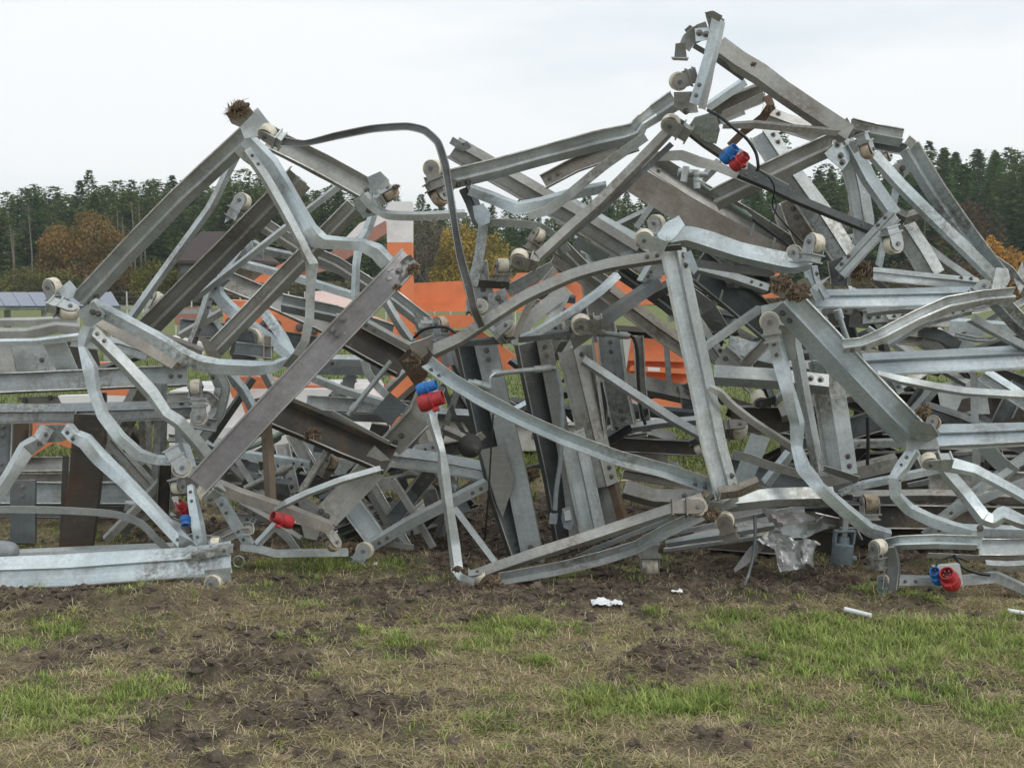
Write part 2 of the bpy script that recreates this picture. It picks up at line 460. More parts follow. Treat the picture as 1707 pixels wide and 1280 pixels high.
def tube(name, pts, dia, mat='galv', parent=None, collars=(), raw=False, seg=10):
    """round bar, pipe or cable; dia in picture pixels"""
    parent = parent or CUR[0]
    ctrl = []
    for p in pts:
        d = p[2]+(0 if raw else DOFF); q = P(p[0], p[1], d); ctrl.append([q.x, q.y, q.z, dia/2*d/FPX*(p[3] if len(p) > 3 else 1)])
    st = crom(ctrl, 7, 0.9); C = [Vector(s[:3]) for s in st]
    V, F = tube_world(C, [s[3] for s in st], seg)
    for f in collars:
        i = int(f*(len(C)-2)); a = C[i]; T = (C[i+1]-C[i]).normalized(); r = st[i][3]
        v2, f2 = tube_world([a-T*r*1.6, a+T*r*1.6], r*1.45, seg)
        o = len(V); V += v2; F += [tuple(o+x for x in q) for q in f2]
    return mesh_obj(name, V, F, MAT[mat], parent, smooth=40)

def box_world(c, X, Y, Z, bev=0.0):
    """corner-chamfered box: half-vectors X, Y, Z"""
    V = [c+X*a+Y*b+Z*d for d in (-1, 1) for b in (-1, 1) for a in (-1, 1)]
    F = [(0, 2, 3, 1), (4, 5, 7, 6), (0, 1, 5, 4), (2, 6, 7, 3), (0, 4, 6, 2), (1, 3, 7, 5)]
    return V, F

def join(*parts):
    V = []; F = []
    for v, f in parts:
        o = len(V); V += list(v); F += [tuple(o+x for x in q) for q in f]
    return V, F

def extr(poly, c, A, B, N, h0, h1):
    """extrude a 2D polygon (a,b) spanned by A,B at c along N from h0 to h1"""
    n = len(poly); V = [c+A*a+B*b+N*h0 for a, b in poly]+[c+A*a+B*b+N*h1 for a, b in poly]
    F = [tuple(range(n))[::-1], tuple(range(n, 2*n))]
    F += [(i, (i+1) % n, n+(i+1) % n, n+i) for i in range(n)]
    return V, F

def basis(ang, yaw, tilt=0):
    R = Vector((1, 0, 0)); U = Vector((0, 0, 1)); Fw = Vector((0, -1, 0))
    a = math.radians(ang); B = R*math.cos(a)+U*math.sin(a)
    Pp = -R*math.sin(a)+U*math.cos(a)
    y = math.radians(yaw); A = Fw*math.cos(y)+Pp*math.sin(y); Q = B.cross(A).normalized()
    return A, B, Q     # axle, base->wheel, across

def roller(x, y, d, dia=30, ang=90, yaw=30, mat='cream', bmat='galv', body=1.0, parent=None, wid=.55):
    """guide roller in its fork: roller_bracket > roller, axle"""
    parent = parent or CUR[0]
    d += DOFF; c = P(x, y, d); r = dia/2*d/FPX; w = r*2*wid
    A, B, Q = basis(ang, yaw)
    ck = [(-.78, -1.15), (.78, -1.15), (.74, .1), (.5, .55), (0, .72), (-.5, .55), (-.74, .1)]
    ck = [(a*r, b*r) for a, b in ck]
    parts = []
    g = w/2+0.004
    for s in (-1, 1):
        lo, hi = (g, g+.005) if s > 0 else (-g-.005, -g)
        parts.append(extr(ck, c, Q, B, A, lo, hi))
    parts.append(box_world(c-B*r*(1.15+.05), Q*r*.95, A*(g+.012), B*.004))
    if body: 
        L = r*body
        parts.append(box_world(c-B*(r*1.2+.005+L/2), Q*r*.72, A*(g*.9), B*L/2))
        parts.append(box_world(c-B*(r*1.2+.008+L), Q*r*.9, A*(g+.006), B*.004))
    V, F = join(*parts)
    br = mesh_obj('roller_bracket', V, F, MAT[bmat], parent, [(v, v) for v in [0.0]]*sum(len(f) for f in F))
    # wheel, turned profile
    pr = [(0, .30), (.32, .30), (.34, .42), (.80, .42), (.93, .50), (1.0, .40), (1.0, -.40), (.93, -.50), (.80, -.42), (.34, -.42), (.32, -.30), (0, -.30)]
    seg = 26; V = []; F = []
    for k in range(seg):
        a = 2*math.pi*k/seg
        for rr, zz in pr: V.append(c+(Q*math.cos(a)+B*math.sin(a))*rr*r+A*zz*w)
    m = len(pr)
    for k in range(seg):
        for j in range(m-1):
            F.append((k*m+j, k*m+j+1, ((k+1) % seg)*m+j+1, ((k+1) % seg)*m+j))
    mesh_obj('roller', V, F, MAT[mat], br, smooth=35)
    V, F = tube_world([c-A*(g+.014), c+A*(g+.014)], .012*(r/.05), 6)
    mesh_obj('axle', V, F, MAT['pin'], br)
    return br

def plug(parent, x, y, d, col, ang, length, dia, yaw=35):
    """round industrial inlet: flange, body, open mouth with pins; ang = picture direction of the mouth"""
    d += DOFF; s = d/FPX; c = P(x, y, d); r = dia/2*s; L = length*s
    a = math.radians(ang); dr = (Vector((math.cos(a), 0, math.sin(a)))*math.cos(math.radians(yaw))+Vector((0, -1, 0))*math.sin(math.radians(yaw))).normalized()
    A = dr.cross(Vector((0, .3, 1))).normalized(); B = dr.cross(A)
    pr = [(-.5, 0), (-.5, .95), (-.30, 1.12), (-.05, 1.0), (.0, 1.0), (.02, 1.1), (.08, 1.1), (.10, .88), (.5, .84), (.5, .72), (.22, .70), (.22, 0)]
    seg = 20; V = []; F = []
    for k in range(seg):
        t = 2*math.pi*k/seg
        for z, q in pr: V.append(c+dr*z*L+(A*math.cos(t)+B*math.sin(t))*q*r)
    m = len(pr)
    for k in range(seg):
        for j in range(m-1): F.append((k*m+j, k*m+j+1, ((k+1) % seg)*m+j+1, ((k+1) % seg)*m+j))
    # hinge lug and lid stub
    v2, f2 = box_world(c+dr*.1*L+B*r*1.15, A*r*.35, B*r*.22, dr*L*.12); V, F = join((V, F), (v2, f2))
    nm = 'blue_socket' if col == 'blue' else 'red_socket'
    o = mesh_obj(nm, V, F, MAT[col], parent, smooth=35)
    n = 3 if col == 'blue' else 5
    for k in range(n):
        t = 2*math.pi*k/n+.4; q = c+(A*math.cos(t)+B*math.sin(t))*r*.42
        v, f = tube_world([q+dr*.2*L, q+dr*.44*L], r*.1, 6); mesh_obj('pin', v, f, MAT['pin'], o)
    return o

def clump(label, x, y, d, r, n=260, seed=0, straw=0.5, hang=0.5, raw=False):
    """wad of peat and straw stuck to the steel"""
    R = random.Random(seed+int(x)); d += 0 if raw else DOFF; c = P(x, y, d); r = r*d/FPX
    o = thing('straw_clump', label, 'straw clump', c)
    V = []; F = []
    nu, nv = 16, 12; sqx, sqz = R.uniform(.85, 1.35), R.uniform(.6, .95)
    for j in range(nv+1):
        for i in range(nu):
            th = math.pi*j/nv; ph = 2*math.pi*i/nu
            u = Vector((math.sin(th)*math.cos(ph), math.sin(th)*math.sin(ph), math.cos(th)))
            k = .74+.6*mnoise.noise(u*1.7+Vector((seed+x, 0, 0)))+.25*mnoise.noise(u*5+Vector((seed+x, 3, 0)))
            V.append(c+Vector((u.x*sqx+u.z*.25*sqx, u.y*.7, u.z*sqz))*r*k)
    for j in range(nv):
        for i in range(nu):
            F.append((j*nu+i, j*nu+(i+1) % nu, (j+1)*nu+(i+1) % nu, (j+1)*nu+i))
    mesh_obj('peat_lump', V, F, MAT['peat'], o)
    V = []; F = []
    for k in range(n):
        u = Vector((R.gauss(0, 1), R.gauss(0, 1)*.8, R.gauss(0, 1))).normalized()
        p = c+Vector((u.x*sqx+u.z*.25*sqx, u.y*.7, u.z*sqz))*r*R.uniform(.3, .85); dr = (u*.35+u.cross(Vector((R.gauss(0, 1), R.gauss(0, 1), R.gauss(0, 1)))).normalized()*.9+Vector((0, 0, -hang*.8))).normalized()
        L = r*R.uniform(.3, .75)*(1.9 if R.random() < .08 else 1); sd = dr.cross(Vector((R.uniform(-1, 1), -1, R.uniform(-1, 1)))).normalized()*R.uniform(.0012, .0026)
        q = p+dr*L*.5; e = q+(dr+Vector((0, 0, -hang*.7))).normalized()*L*.5
        s = len(V); V += [p-sd, p+sd, q+sd*.8, q-sd*.8, e]
        F += [(s, s+1, s+2, s+3), (s+3, s+2, s+4)]
    q = mesh_obj('straw', V, F, MAT['straw'], o); q['kind'] = 'stuff'
    return o

def T(name, label, cat, x, y, d, group=None):
    CUR[0] = thing(name, label, cat, P(x, y, d+DOFF), group); return CUR[0]
# ---------------------------------------------------------------- ground
def fnoise2(x, y, s, seed=0, oct=4):
    """vectorised value-noise fbm"""
    out = np.zeros_like(x); amp = 1.0; tot = 0
    for o in range(oct):
        X = x*s+seed*17.3+o*31.7; Y = y*s+seed*9.1-o*12.9
        xi = np.floor(X); yi = np.floor(Y); xf = X-xi; yf = Y-yi
        def h(a, b):
            n = np.sin(a*127.1+b*311.7+seed*74.7)*43758.5453
            return n-np.floor(n)
        u = xf*xf*(3-2*xf); v = yf*yf*(3-2*yf)
        out += amp*((h(xi, yi)*(1-u)+h(xi+1, yi)*u)*(1-v)+(h(xi, yi+1)*(1-u)+h(xi+1, yi+1)*u)*v)
        tot += amp; amp *= .5; s *= 2.03
    return out/tot*2-1

def gpos(px, py):            # ground point seen at a picture position
    d = CAMH*FPX/(py-HORIZ); q = P(px, py, d); return q.x, q.y
def blob(x, y, px, py, rx, ry, soft=1.0):
    cx, cy = gpos(px, py); x1, _ = gpos(px+rx, py); _, y1 = gpos(px, py-ry)
    return np.exp(-(((x-cx)/(x1-cx))**2+((y-cy)/(y1-cy))**2)*soft)

GREEN = [(1540, 1085, 340, 62, 1.15), (1660, 1115, 170, 60, 1.0), (1130, 1195, 260, 38, 1.1), (900, 1225, 160, 30, .5), (110, 1195, 210, 70, .95), (40, 1085, 60, 25, .8),
         (540, 945, 120, 18, .9), (1490, 1000, 90, 18, .6), (330, 1215, 160, 45, .35), (60, 985, 60, 12, .7), (640, 1080, 190, 26, .6), (860, 1055, 160, 18, .5), (1250, 1040, 160, 18, .6), (1330, 1110, 130, 35, .6),
         (1690, 1180, 90, 40, .6), (1050, 1130, 80, 20, .35), (760, 1240, 120, 22, .5), (1420, 945, 60, 8, .4)]
MUD = [(60, 1010, 220, 35, .9), (270, 1010, 200, 30, .8), (900, 900, 360, 60, 1.3), (1120, 965, 430, 34, 1.3), (620, 990, 300, 22, 1.0), (640, 890, 180, 40, 1.0), (420, 1090, 130, 35, .8), (560, 1200, 230, 40, .8),
       (1120, 1110, 120, 22, .7), (160, 1080, 160, 30, .7), (1450, 925, 200, 30, .9), (1560, 1150, 150, 25, .6), (430, 1240, 150, 30, .5), (800, 960, 120, 20, .8), (980, 1165, 100, 20, .5), (1000, 850, 500, 40, .8), (250, 880, 200, 40, .5)]
def gmasks(x, y):
    g = np.zeros_like(x); m = np.zeros_like(x)
    for a in GREEN: g = np.maximum(g, a[4]*blob(x, y, *a[:4]))
    for a in MUD: m = np.maximum(m, min(1.3, a[4])*blob(x, y, *a[:4]))
    n = fnoise2(x, y, 1.6, 3); n2 = fnoise2(x, y, 5.0, 5)
    far = np.clip((y-10.3)/1.6, 0, 1)
    g = np.clip(g*1.2+n*.7+n2*.7+fnoise2(x, y, 13., 19, 2)*.35-.10, 0, 1); g = np.maximum(g, far*np.clip(.75+n*.5, 0, 1)*(1-np.clip(m*1.2, 0, 1)))
    m = np.clip(m*1.1+n2*.8-n*.5+fnoise2(x, y, 11.0, 15, 3)*.6+.22, 0, 1)*(1-.75*g)*np.clip((11.2-y)/1.2+m, 0, 1)
    return g, m
def gheight(x, y, fine=True):
    near = np.clip(1.0-(y-9.0)/6.0, 0, 1)*np.clip((6.5-np.abs(x))/1.5, 0, 1)
    h = fnoise2(x, y, .55, 1, 3)*.035
    r = fnoise2(x, y, 3.2, 2, 5)
    g, m = gmasks(x, y)
    h = h+near*(.022*r+.010*fnoise2(x, y, 14, 6, 3)+m*(.07*np.abs(fnoise2(x, y, 4.5, 8, 5))*1.6+.022*np.abs(fnoise2(x, y, 17, 9, 2))-.02))
    # mud bank pushed up in front of the left frame
    bx = blob(x, y, 60, 1020, 300, 22)+.7*blob(x, y, 330, 1005, 160, 16)
    h = h+bx*.055*(1+.7*fnoise2(x, y, 6, 11, 4))
    # rut below the pile
    h = h-.05*blob(x, y, 1150, 945, 260, 22)
    return h+np.clip((y-30)/400, 0, 1)*0.6
def gh(x, y): return float(gheight(np.array([float(x)]), np.array([float(y)]))[0])

xs = np.concatenate([-np.geomspace(1500, 4.6, 46), np.linspace(-4.5, 4.5, 460), np.geomspace(4.6, 1500, 46)])
ys = np.concatenate([np.linspace(-60, 2.5, 10), np.linspace(2.8, 10.5, 400), np.geomspace(10.6, 1500, 80)])
XX, YY = np.meshgrid(xs, ys); H = gheight(XX.ravel(), YY.ravel()).reshape(XX.shape)
nxg, nyg = len(xs), len(ys)
verts = np.stack([XX.ravel(), YY.ravel(), H.ravel()], 1)
ii = (np.arange(nyg-1)[:, None]*nxg+np.arange(nxg-1)[None, :]).ravel()
fc = np.stack([ii, ii+1, ii+nxg+1, ii+nxg], 1)
def np_mesh(name, verts, faces, mat, colors=None, mask=None):
    me = bpy.data.meshes.new(name); k = faces.shape[1]
    me.vertices.add(len(verts)); me.vertices.foreach_set('co', verts.astype(np.float32).ravel())
    me.loops.add(faces.size); me.loops.foreach_set('vertex_index', faces.astype(np.int32).ravel())
    me.polygons.add(len(faces)); me.polygons.foreach_set('loop_start', np.arange(0, faces.size, k, dtype=np.int32))
    me.update(calc_edges=True)
    if colors is not None:
        a = me.color_attributes.new('tint', 'FLOAT_COLOR', 'POINT')
        a.data.foreach_set('color', np.concatenate([colors, np.ones((len(colors), 1))], 1).astype(np.float32).ravel())
    if mat: me.materials.append(mat)
    o = bpy.data.objects.new(name, me); COL.objects.link(o); return o
gm, mm = gmasks(XX.ravel(), YY.ravel())
N = Nodes('field_soil', 0.95)
geo = N.n('ShaderNodeNewGeometry').outputs['Position']
at = N.n('ShaderNodeAttribute'); at.attribute_name = 'tint'
sep = N.n('ShaderNodeSeparateColor'); N.l(at.outputs['Color'], sep.inputs[0])
n1 = N.noise(geo, 14, 8, .7); n2 = N.noise(geo, 3.0, 6, .6); n3 = N.noise(geo, 60, 6, .7)
soil = N.ramp(n1, [(.3, (.034, .025, .019)), (.52, (.092, .070, .054)), (.72, (.20, .16, .125))])
thatch = N.ramp(n3, [(.3, (.09, .07, .046)), (.55, (.23, .185, .12)), (.72, (.42, .34, .22))])
grn = N.ramp(n3, [(.3, (.025, .04, .012)), (.6, (.075, .11, .03)), (.8, (.14, .17, .06))])
fgrn = N.ramp(n2, [(.3, (.11, .15, .05)), (.7, (.20, .22, .09))])
gg = N.mix(sep.outputs[2], grn, fgrn)
c = N.mix(sep.outputs[1], thatch, soil)
c = N.mix(sep.outputs[0], c, gg)
N.color(c); N.bump(n1, .9, .03); N.p.inputs['Specular IOR Level'].default_value = .15
farm = np.clip((YY.ravel()-10.6)/8, 0, 1)
ground = np_mesh('ground', verts, fc, N.m, np.stack([np.clip(gm*.75+farm*.3, 0, 1), mm, farm], 1))
ground['kind'] = 'structure'
ground.data.polygons.foreach_set('use_smooth', [True]*len(ground.data.polygons))

def attr_mat(name, rough=.8, trans=0.25, var=True):
    N = Nodes(name, rough); a = N.n('ShaderNodeAttribute'); a.attribute_name = 'tint'
    N.l(a.outputs['Color'], N.p.inputs['Base Color']); N.p.inputs['Specular IOR Level'].default_value = .2
    if trans:
        tr = N.n('ShaderNodeBsdfTranslucent'); N.l(a.outputs['Color'], tr.inputs[0])
        mxs = N.n('ShaderNodeMixShader'); mxs.inputs[0].default_value = trans
        out = [x for x in N.t.nodes if x.type == 'OUTPUT_MATERIAL'][0]
        N.l(N.p.outputs[0], mxs.inputs[1]); N.l(tr.outputs[0], mxs.inputs[2]); N.l(mxs.outputs[0], out.inputs[0])
    return N.m
GRASSM = attr_mat('grass_blades', .6, .3); LEAFM = attr_mat('leaf_clumps', .8, .2)

rg = np.random.default_rng(5)
def blades(name, x, y, L, lean, wid, colr, z0=None, rise=None):
    """x,y roots; L length; lean 0 upright..1 flat; each blade 5 verts / 2 faces as tris+quad -> tris"""
    n = len(x); az = rg.uniform(0, 2*np.pi, n)
    z = gheight(x, y)-.004+.012*np.clip((lean-.75)*4, 0, 1)*rg.uniform(.3, 1, n) if z0 is None else z0
    dx = np.cos(az); dy = np.sin(az)
    up = np.cos(lean*np.pi/2); out = np.sin(lean*np.pi/2)
    root = np.stack([x, y, z], 1); D = np.stack([dx*out, dy*out, up], 1)
    D2 = np.stack([dx*np.minimum(1, out+.35), dy*np.minimum(1, out+.35), up*.45+(rise if rise is not None else 0)], 1)
    Sd = np.stack([-dy, dx, np.zeros(n)], 1)*(wid[:, None]/2)
    mid = root+D*(L[:, None]*.55); tip = mid+D2*(L[:, None]*.45)
    V = np.stack([root-Sd, root+Sd, mid-Sd*.75, mid+Sd*.75, tip], 1).reshape(-1, 3)
    b = np.arange(n)[:, None]*5
    F = np.concatenate([b+np.array([[0, 1, 3]]), b+np.array([[0, 3, 2]]), b+np.array([[2, 3, 4]])], 0)
    C = np.repeat(colr, 5, 0)
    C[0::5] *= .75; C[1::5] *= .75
    o = np_mesh(name, V, F, GRASSM, C); o['kind'] = 'stuff'; return o
def scatter(n, y0, y1, p=1.0):
    y = y0+(y1-y0)*rg.uniform(0, 1, n)**p
    x = rg.uniform(-1, 1, n)*(y*0.40+.35); return x, y
def colmix(n, a, b, jit=.25):
    t = rg.uniform(0, 1, (n, 1)); c = np.array(a)*(1-t)+np.array(b)*t
    return c*(1+rg.uniform(-jit, jit, (n, 1)))
# green grass
x, y = scatter(330000, 3.9, 10.5, 1.15); g, m = gmasks(x, y)
cl = fnoise2(x, y, 9.0, 21, 2)
k = rg.uniform(0, 1, len(x)) < np.clip(g*1.15+cl*.35-.12, .02, 1)*.75
x, y, gk = x[k], y[k], g[k]; n = len(x)
o = blades('green_grass', x, y, rg.uniform(.02, .062, n)*(.6+.75*gk), rg.uniform(.08, .72, n), rg.uniform(.0022, .0045, n),
           colmix(n, (.15, .21, .045), (.47, .52, .18), .3))
o['label'] = 'short green meadow grass growing in patches'
# dry grass and thatch
x, y = scatter(820000, 3.9, 9.3, 1.1); g, m = gmasks(x, y)
cl = fnoise2(x, y, 4.0, 33, 3)
k = rg.uniform(0, 1, len(x)) < np.clip(.85+cl*.9-m*1.3-g*.4, .05, 1)*.62
x, y = x[k], y[k]; n = len(x)
pal = np.where(rg.uniform(0, 1, (n, 1)) < .66, colmix(n, (.22, .165, .105), (.76, .61, .40), .4), colmix(n, (.22, .23, .08), (.54, .53, .22)))
o = blades('dry_grass', x, y, rg.uniform(.02, .075, n), 1-.55*rg.uniform(0, 1, n)**2.2, rg.uniform(.0018, .0036, n), pal)
o['label'] = 'flattened dry grass and straw lying over the mud'
# arching green tufts
tx, ty_ = scatter(9000, 4.0, 9.0); g, m = gmasks(tx, ty_); k = rg.uniform(0, 1, len(tx)) < np.clip(g*.9-.16, .015, 1); tx, ty_, tg = tx[k], ty_[k], g[k]
rep = rg.integers(14, 46, len(tx)); x = np.repeat(tx, rep)+rg.normal(0, .016, rep.sum()); y = np.repeat(ty_, rep)+rg.normal(0, .016, rep.sum()); n = len(x)
Lt_ = np.repeat(rg.uniform(.035, .085, len(tx))*(.55+.6*tg), rep)*rg.uniform(.5, 1.15, n)
base = np.repeat(colmix(len(tx), (.17, .26, .05), (.46, .52, .17), .15), rep, 0)*rg.uniform(.75, 1.3, (n, 1))
o = blades('grass_tufts', x, y, Lt_, rg.uniform(.15, .85, n), rg.uniform(.003, .0052, n), base)
o['label'] = 'bushy tufts of longer green grass'
# tufts of dead grass
tx, ty_ = scatter(5200, 4.0, 8.6); g, m = gmasks(tx, ty_); k = rg.uniform(0, 1, len(tx)) < np.clip(.55-g*.4-m*.25, .05, 1); tx, ty_ = tx[k], ty_[k]
rep = rg.integers(10, 34, len(tx)); x = np.repeat(tx, rep)+rg.normal(0, .022, rep.sum()); y = np.repeat(ty_, rep)+rg.normal(0, .022, rep.sum()); n = len(x)
base = np.repeat(colmix(len(tx), (.28, .22, .14), (.66, .55, .36), .15), rep, 0)*rg.uniform(.6, 1.3, (n, 1))
o = blades('dead_grass_tufts', x, y, rg.uniform(.02, .085, n), 1-.6*rg.uniform(0, 1, n)**1.8, rg.uniform(.002, .0036, n), base)
o['label'] = 'pale tufts of dead grass'
# tall dry stalks
x, y = scatter(900, 4.2, 8.3); n = len(x)
o = blades('dry_stalks', x, y, rg.uniform(.06, .17, n), rg.uniform(.05, .9, n), rg.uniform(.0016, .003, n), colmix(n, (.3, .24, .13), (.5, .42, .26)))
# far meadow
x, y = scatter(90000, 9.6, 34, 1.4); kk = rg.uniform(0, 1, len(x)) < gmasks(x, y)[0]+.06; x, y = x[kk], y[kk]; n = len(x); g, m = gmasks(x, y)
o = blades('meadow_grass', x, y, rg.uniform(.06, .14, n), rg.uniform(.1, .6, n), rg.uniform(.008, .02, n), colmix(n, (.09, .14, .03), (.26, .29, .10), .25))
o['label'] = 'green meadow behind the wreck'
# clods of turned mud
def clods(n, seed):
    R = np.random.default_rng(seed); V = []; F = []
    import itertools
    x = R.uniform(-3.6, 3.6, n*6); y = R.uniform(4.2, 9.6, n*6); g, m = gmasks(x, y)
    k = R.uniform(0, 1, len(x)) < np.clip(m*.9-.25, 0.006, 1); x = x[k][:n]; y = y[k][:n]; z = gheight(x, y)
    for a, b, c in zip(x, y, z):
        r = .004+.020*R.uniform()**3.5; s = len(V); sx, sy, sz = R.uniform(.7, 1.5, 3)*r
        rot = R.uniform(0, 3.14)
        for th, cnt in ((.45, 5), (1.2, 7), (1.9, 6)):
            for q in range(cnt):
                ph = 2*math.pi*q/cnt+rot+th; kx = R.uniform(.7, 1.25)
                V.append((a+math.sin(th)*math.cos(ph)*sx*kx, b+math.sin(th)*math.sin(ph)*sy*kx, c+math.cos(th)*sz*kx*.8+.15*r))
        for q in range(1, 4): F.append((s, s+q, s+q+1))
        for q in range(7):
            A_, B_ = s+5+q, s+5+(q+1) % 7; C_ = s+int(q*5/7+.5) % 5; D_ = s+int((q+1)*5/7+.5) % 5
            F.append((A_, B_, D_)); 
            if C_ != D_: F.append((A_, D_, C_))
            E_ = s+12+int(q*6/7+.5) % 6; G_ = s+12+int((q+1)*6/7+.5) % 6
            F.append((B_, A_, E_)); 
            if E_ != G_: F.append((B_, E_, G_))
    return V, F
N = Nodes('mud_clods', .95); geo = N.n('ShaderNodeNewGeometry').outputs['Position']
N.color(N.ramp(N.noise(geo, 11, 6, .65), [(.3, (.038, .028, .021)), (.5, (.09, .068, .052)), (.72, (.18, .14, .11))])); N.bump(N.noise(geo, 90, 5, .7), .6, .01)
MUDM = N.m
V, F = clods(13000, 3)
o = mesh_obj('mud_clods', V, F, MUDM); o['kind'] = 'stuff'; o['label'] = 'loose clods of churned dark mud'

# ---------------------------------------------------------------- trees
def leafmat(name, lo, hi, scale=.35):
    N = Nodes(name, .85); geo = N.n('ShaderNodeNewGeometry').outputs['Position']; oi = N.n('ShaderNodeObjectInfo')
    c = N.ramp(N.noise(geo, scale, 5, .7), [(.32, lo), (.68, hi)])
    c = N.mix(1.0, c, N.ramp(oi.outputs['Random'], [(0, (.95, 1.0, 1.0)), (1, (1.5, 1.4, 1.15))]), 'MULTIPLY')
    N.color(c); N.p.inputs['Specular IOR Level'].default_value = .15
    tr = N.n('ShaderNodeBsdfTranslucent'); N.l(c, tr.inputs[0]); ms = N.n('ShaderNodeMixShader'); ms.inputs[0].default_value = .4
    out = [x for x in N.t.nodes if x.type == 'OUTPUT_MATERIAL'][0]
    N.l(N.p.outputs[0], ms.inputs[1]); N.l(tr.outputs[0], ms.inputs[2]); N.l(ms.outputs[0], out.inputs[0])
    return N.m
FIR = leafmat('fir_needles', (.042, .085, .028), (.105, .175, .052), .9)
PINE = leafmat('pine_needles', (.05, .08, .026), (.13, .17, .055), .7)
BARK = plain('bark', (.17, .14, .11), .9, 0, .3, 3)
def conifer(seed, h, rad, mat, sparse=0, bare=.12, dens=1.0, roundness=0.0):
    R = random.Random(seed); V = []; F = []
    C = [Vector((R.uniform(-.1, .1)*k, R.uniform(-.1, .1)*k, h*k/6)) for k in range(7)]
    tv, tf = tube_world(C, [h*.012*(1-k/6.3) for k in range(7)], 6)
    z = h*bare; 
    while z < h*.995:
        f = (z-h*bare)/(h*(1-bare)); prof = (1-f)**(.8-.35*roundness)*(min(1, .45+f*4))
        L = rad*prof+.10; nb = int((12+R.randint(0, 3))*dens)
        for b in range(nb):
            a = R.uniform(0, 6.283); l = L*R.uniform(.55, 1.15); ns = max(2, int(l/.42)); droop = R.uniform(.05, .45)*(1-f*.7)
            for s in range(1, ns+1):
                q = s/ns*l; p = Vector((math.cos(a)*q, math.sin(a)*q, z-droop*q*q/max(l, .5)*.8+R.uniform(-.1, .1)))
                sz = R.uniform(.42, .86)*(1-.62*f); da = a+R.uniform(-1.1, 1.1)
                d = Vector((math.cos(da), math.sin(da), R.uniform(-.5, .35)))*sz; e = Vector((-math.sin(da), math.cos(da), R.uniform(-.6, .6)))*sz*.6
                k = len(V); V += [p-e, p+d, p+e*R.uniform(.5, 1), p-d*.4]; F += [(k, k+1, k+2), (k, k+2, k+3)]
        z += R.uniform(.30, .46)*(h/15)*(1-.45*f)
    # leader
    k = len(V); V += [Vector((-.06, 0, h*.96)), Vector((.06, 0, h*.96)), Vector((0, 0, h*1.01))]; F += [(k, k+1, k+2)]
    cm = bpy.data.meshes.new('crown'); cm.from_pydata([tuple(v) for v in V], [], F); cm.materials.append(mat)
    tm = bpy.data.meshes.new('trunk'); tm.from_pydata([tuple(v) for v in tv], [], tf); tm.materials.append(BARK)
    return cm, tm
def put_tree(name, label, cat, cm, tm, x, y, sc=1, rz=0, group=None, sx=1):
    o = bpy.data.objects.new(name, None); COL.objects.link(o); o.location = (x, y, gh(x, y)-.05); o['_w'] = list(o.location)
    o.rotation_euler = (0, 0, rz); o.scale = (sc*sx, sc*sx, sc); tag(o, label, cat, group)
    for nm, me in (('trunk', tm), ('crown', cm)):
        if me:
            q = bpy.data.objects.new(nm, me); COL.objects.link(q); q.parent = o
    return o
FIRS = [conifer(10+i, 15, 3.0+.4*(i % 3), FIR, bare=.10) for i in range(4)]
PINES = [conifer(30+i, 14, 3.7+.4*(i % 2), PINE, bare=.2, roundness=.9, dens=1.05) for i in range(3)]
tops = [(-200, 335), (0, 335), (60, 320), (110, 312), (170, 298), (240, 305), (330, 312), (400, 292), (470, 300), (560, 312), (640, 330), (720, 335), (830, 345), (900, 350), (1000, 330), (1060, 322), (1130, 335),
        (1250, 300), (1330, 290), (1420, 270), (1500, 262), (1560, 248), (1620, 252), (1700, 252), (1900, 245)]
def topy(px): return np.interp(px, [a for a, b in tops], [b for a, b in tops])
R = random.Random(99); cnt = 0
for row, (yd, step, drop) in enumerate([(128, 38, 42), (142, 32, 24), (155, 30, 10), (168, 31, 0), (180, 31, 8), (192, 32, 20)]):
    px = -90+row*11
    while px < 1810:
        p = px+R.uniform(-12, 12); y = yd+R.uniform(-5, 5)
        if row == 0 and (60 < p < 215 or 730 < p < 850): px += step; continue
        if row == 0 and R.random() < .35: px += step; continue
        ty = topy(p)+drop*R.uniform(.4, 1.6)+R.uniform(-16, 24)
        h = CAMH+(HORIZ-ty)*y/FPX; xw = (p-CX)/FPX*y
        pine = (p < 650 and R.random() < .45) or R.random() < .12
        cm, tm = R.choice(PINES if pine else FIRS); base = 14 if pine else 15
        lab = 'broad crowned dark green pine in the wood behind the wreck' if pine else 'slender dark green spruce in the wood behind the wreck'
        put_tree('pine_tree' if pine else 'spruce_tree', lab, 'tree', cm, tm, xw, y, h/base, R.uniform(0, 6.28), 'pines of the far wood' if pine else 'spruces of the far wood', R.uniform(.85, 1.2)*(1.1 if row < 2 else 1))
        cnt += 1; px += step*R.uniform(.75, 1.2)
print('conifers', cnt)
cm, tm = conifer(77, 18, 2.9, FIR, bare=.1)
yy = 118; put_tree('spruce_tree', 'tallest single spruce rising behind the upper right frame', 'tree', cm, tm, (1300-CX)/FPX*yy, yy, (CAMH+(HORIZ-212)*yy/FPX)/18, 0)

